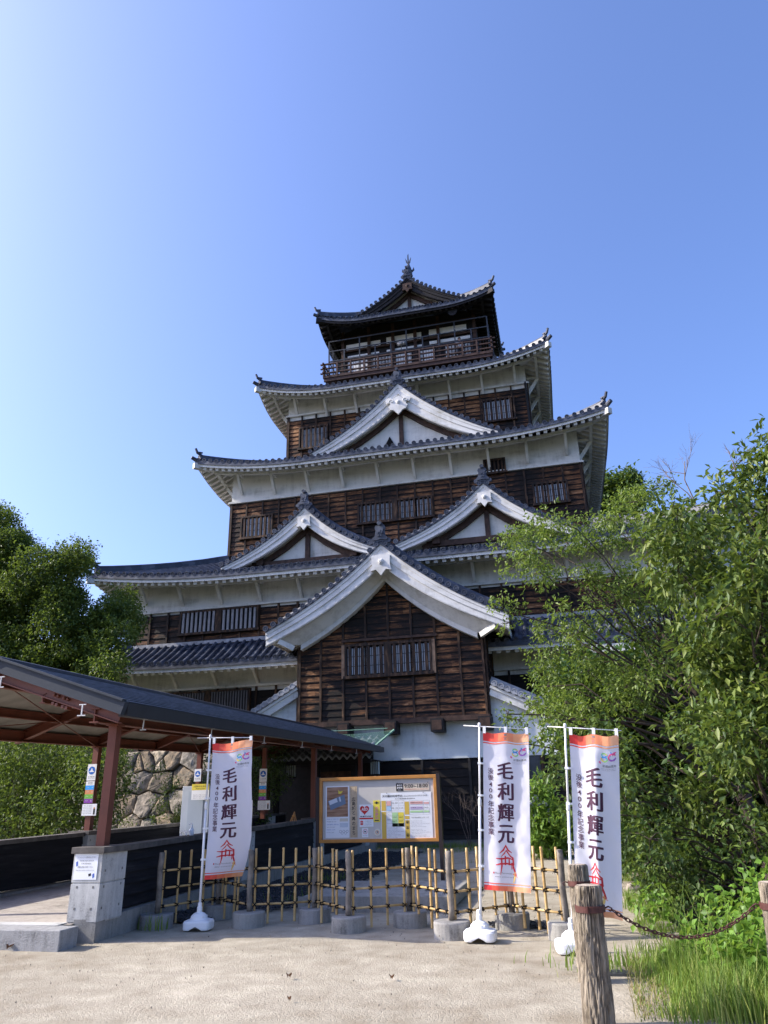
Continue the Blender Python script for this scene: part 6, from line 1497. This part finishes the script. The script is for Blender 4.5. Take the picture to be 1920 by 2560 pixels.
# seed stalks
st = MB()
for k in range(26):
    x, y = rg.uniform(.55, 1.6), rg.uniform(6.5, 7.6); h = rg.uniform(.6, .85); a = rg.normal()*.12; st.tube([(x, y, 0), (x+a*.4, y, h*.6), (x+a, y, h)], [.0025, .002, .0015], 4, False)
tag(st.build('grass_stalks', LGRASS), 'thin seed stalks rising above the tall grass', 'grass', kind='stuff')
# broad weeds at the lower right corner
cl = [(np.array((x, y, z)), r_) for x, y, z, r_ in ((1.15, 7.3, .30, .20), (1.35, 7.1, .35, .24), (1.55, 7.4, .42, .28), (1.0, 7.9, .25, .22), (1.4, 8.0, .5, .3), (1.75, 7.9, .6, .35), (0.75, 9.6, .40, .20))]
tree('weed_patch', 'broad leaved green weeds at the lower right beside the tall grass', 'weeds', (1.3, 7.5, 0), cl, 300, 4, 0.085, 0.062, leaf_mat('weed_leaf', [(0.07, 0.15, 0.02), (0.13, 0.25, 0.03), (0.20, 0.36, 0.05)], .45, .45), BARK, rg, 0.2, 0.01, 0.8, limb=False, leafname='foliage')
# kerb stones along the moat edge
for i, (x, y, s) in enumerate(((0.95, 10.4, .11), (0.85, 11.2, .09), (1.0, 12.6, .13), (0.95, 14.4, .15), (1.0, 9.6, .11), (1.05, 16.2, .16))):
    b = bmesh.new(); bmesh.ops.create_icosphere(b, subdivisions=3, radius=1); 
    for v_ in b.verts: 
        q = v_.co*(1+0.3*noise.noise(v_.co*1.4+Vector((i*5, 0, 0)))+.08*noise.noise(v_.co*5)); m_ = max(abs(q.x), abs(q.y), abs(q.z)); q = q*(0.55+0.45/max(m_, .3)*.8); v_.co = Vector((q.x*s*1.3, q.y*s*1.2, q.z*s*0.6))
    me = bpy.data.meshes.new('edge_stone'); b.to_mesh(me); b.free(); me.materials.append(MSTONE); o = bpy.data.objects.new('edge_stone', me); COL.objects.link(o); o.location = (x, y, s*.2)
    tag(o, ['edge stone nearest the sagging chain', 'small edge stone second along the moat edge', 'broad edge stone beside the rightmost banner foot', 'edge stone beyond the rightmost banner', 'flat edge stone half covered by the tall grass', 'farthest edge stone of the moat edge'][i], 'stone', 'stones edging the sand path')
# tufts on the roof
pts = [(-5.55+rg.normal()*.14, 30.9+rg.normal()*.1, 1) for _ in range(120)]
g_ = grass('roof_grass', pts, .35, .75, .02, LGRASS, 'tuft of grass growing in the roof valley between the two lower gables'); g_.location.z = 12.1

# =================================================================== visitor on the balcony
def person(loc, label, shirt, trousers, hair, facing=0.0):
    root = empty('person', loc, label, 'person')
    def skinned(name, joints, edges, rad, mat, par):
        me = bpy.data.meshes.new(name); me.from_pydata([(x, y, z) for x, y, z in joints], edges, []); o = bpy.data.objects.new(name, me); COL.objects.link(o); o.parent = par; me.materials.append(mat)
        md = o.modifiers.new('s', 'SKIN'); 
        for v_, r_ in zip(me.skin_vertices[0].data, rad): v_.radius = (r_, r_*0.85)
        me.skin_vertices[0].data[0].use_root = True; sb = o.modifiers.new('u', 'SUBSURF'); sb.levels = 2; sb.render_levels = 2; md.use_smooth_shade = True; return o
    skin = simple('skin', (0.45, 0.28, 0.20), 0.6, 0.05, 5)
    J = [(0, 0, .92), (0, 0, 1.12), (0, 0, 1.34), (0, 0, 1.45), (0, -.01, 1.55), (0, -.015, 1.66), (.18, 0, 1.38), (.24, -.04, 1.14), (.17, -.24, 1.02), (.12, -.30, 1.0), (-.18, 0, 1.38), (-.25, -.02, 1.12), (-.20, -.20, .98), (-.15, -.27, .98), (.09, 0, .86), (.10, -.02, .48), (.10, .02, .08), (.10, -.12, .03), (-.09, 0, .86), (-.10, .0, .48), (-.10, .03, .08), (-.10, -.11, .03)]
    E_ = [(0, 1), (1, 2), (2, 3), (3, 4), (4, 5), (2, 6), (6, 7), (7, 8), (8, 9), (2, 10), (10, 11), (11, 12), (12, 13), (0, 14), (14, 15), (15, 16), (16, 17), (0, 18), (18, 19), (19, 20), (20, 21)]
    Rr = [.13, .12, .13, .055, .085, .08, .055, .042, .032, .03, .055, .042, .032, .03, .09, .06, .042, .035, .09, .06, .042, .035]
    body = skinned('body', J, E_, Rr, skin, root)
    sh_ = skinned('shirt', [J[0], J[1], J[2], J[6], ((J[6][0]+J[7][0])/2, -.02, 1.25), J[10], ((J[10][0]+J[11][0])/2, -.01, 1.25)], [(0, 1), (1, 2), (2, 3), (3, 4), (2, 5), (5, 6)], [.15, .145, .15, .075, .06, .075, .06], shirt, root)
    tr_ = skinned('trousers', [J[0], J[14], J[15], J[16], J[18], J[19], J[20]], [(0, 1), (1, 2), (2, 3), (0, 4), (4, 5), (5, 6)], [.14, .105, .08, .06, .105, .08, .06], trousers, root)
    b = bmesh.new(); bmesh.ops.create_uvsphere(b, u_segments=14, v_segments=10, radius=.1)
    for v_ in b.verts: v_.co = Vector((v_.co.x*.98, v_.co.y*1.05+.025, v_.co.z*1.05+1.66 if v_.co.z > -.03 else -0.03+1.66+(v_.co.z+.03)*.3))
    me = bpy.data.meshes.new('hair'); b.to_mesh(me); b.free(); me.materials.append(hair); o = bpy.data.objects.new('hair', me); COL.objects.link(o); o.parent = root
    f = MB(); o_ = root.location
    for sx in (-.033, .033): f.box(o_.x+sx-.010, o_.x+sx+.010, o_.y-.093, o_.y-.085, o_.z+1.645, o_.z+1.655)
    f.box(o_.x-.022, o_.x+.022, o_.y-.092, o_.y-.082, o_.z+1.585, o_.z+1.592); f.build('face_features', flat('dark_feature', (0.08, 0.03, 0.025)), root)
    root.rotation_euler.z = facing; return root
person((-3.55, 37.75, 26.48), 'visitor in a white shirt leaning at the top balcony railing', simple('white_shirt', (0.7, 0.7, 0.7), 0.7, .05, 5), simple('dark_trousers', (.05, .05, .07), .7, .1, 5), simple('dark_hair', (.03, .02, .015), .5, .2, 9), 0.3)
# security camera on the balcony cage
sc_ = MB(); sc_.smooth = True; q = Vector((-7.35, 37.2, 28.05)); sc_.tube([q, q+Vector((.42, -.12, -.05))], .12, 12); sc_.tube([q+Vector((.42, -.12, -.05)), q+Vector((.50, -.14, -.06))], [.13, .13], 12); sc_.tube([q+Vector((.2, .1, -.03)), q+Vector((.2, .1, -.35))], .03, 6)
tag(sc_.build('security_camera', simple('camera_grey', (.28, .28, .27), .5, .1, 5)), 'grey security camera on the top balcony cage', 'camera')
sp_ = MB(); sp_.lathe((-3.75, 36.9, 29.45), [(.10, 0), (.28, .18), (.29, .20), (.25, .19)], 20, 'y'); tag(sp_.build('horn_speaker', MDARKW), 'round dark horn speaker under the top right eave', 'speaker')
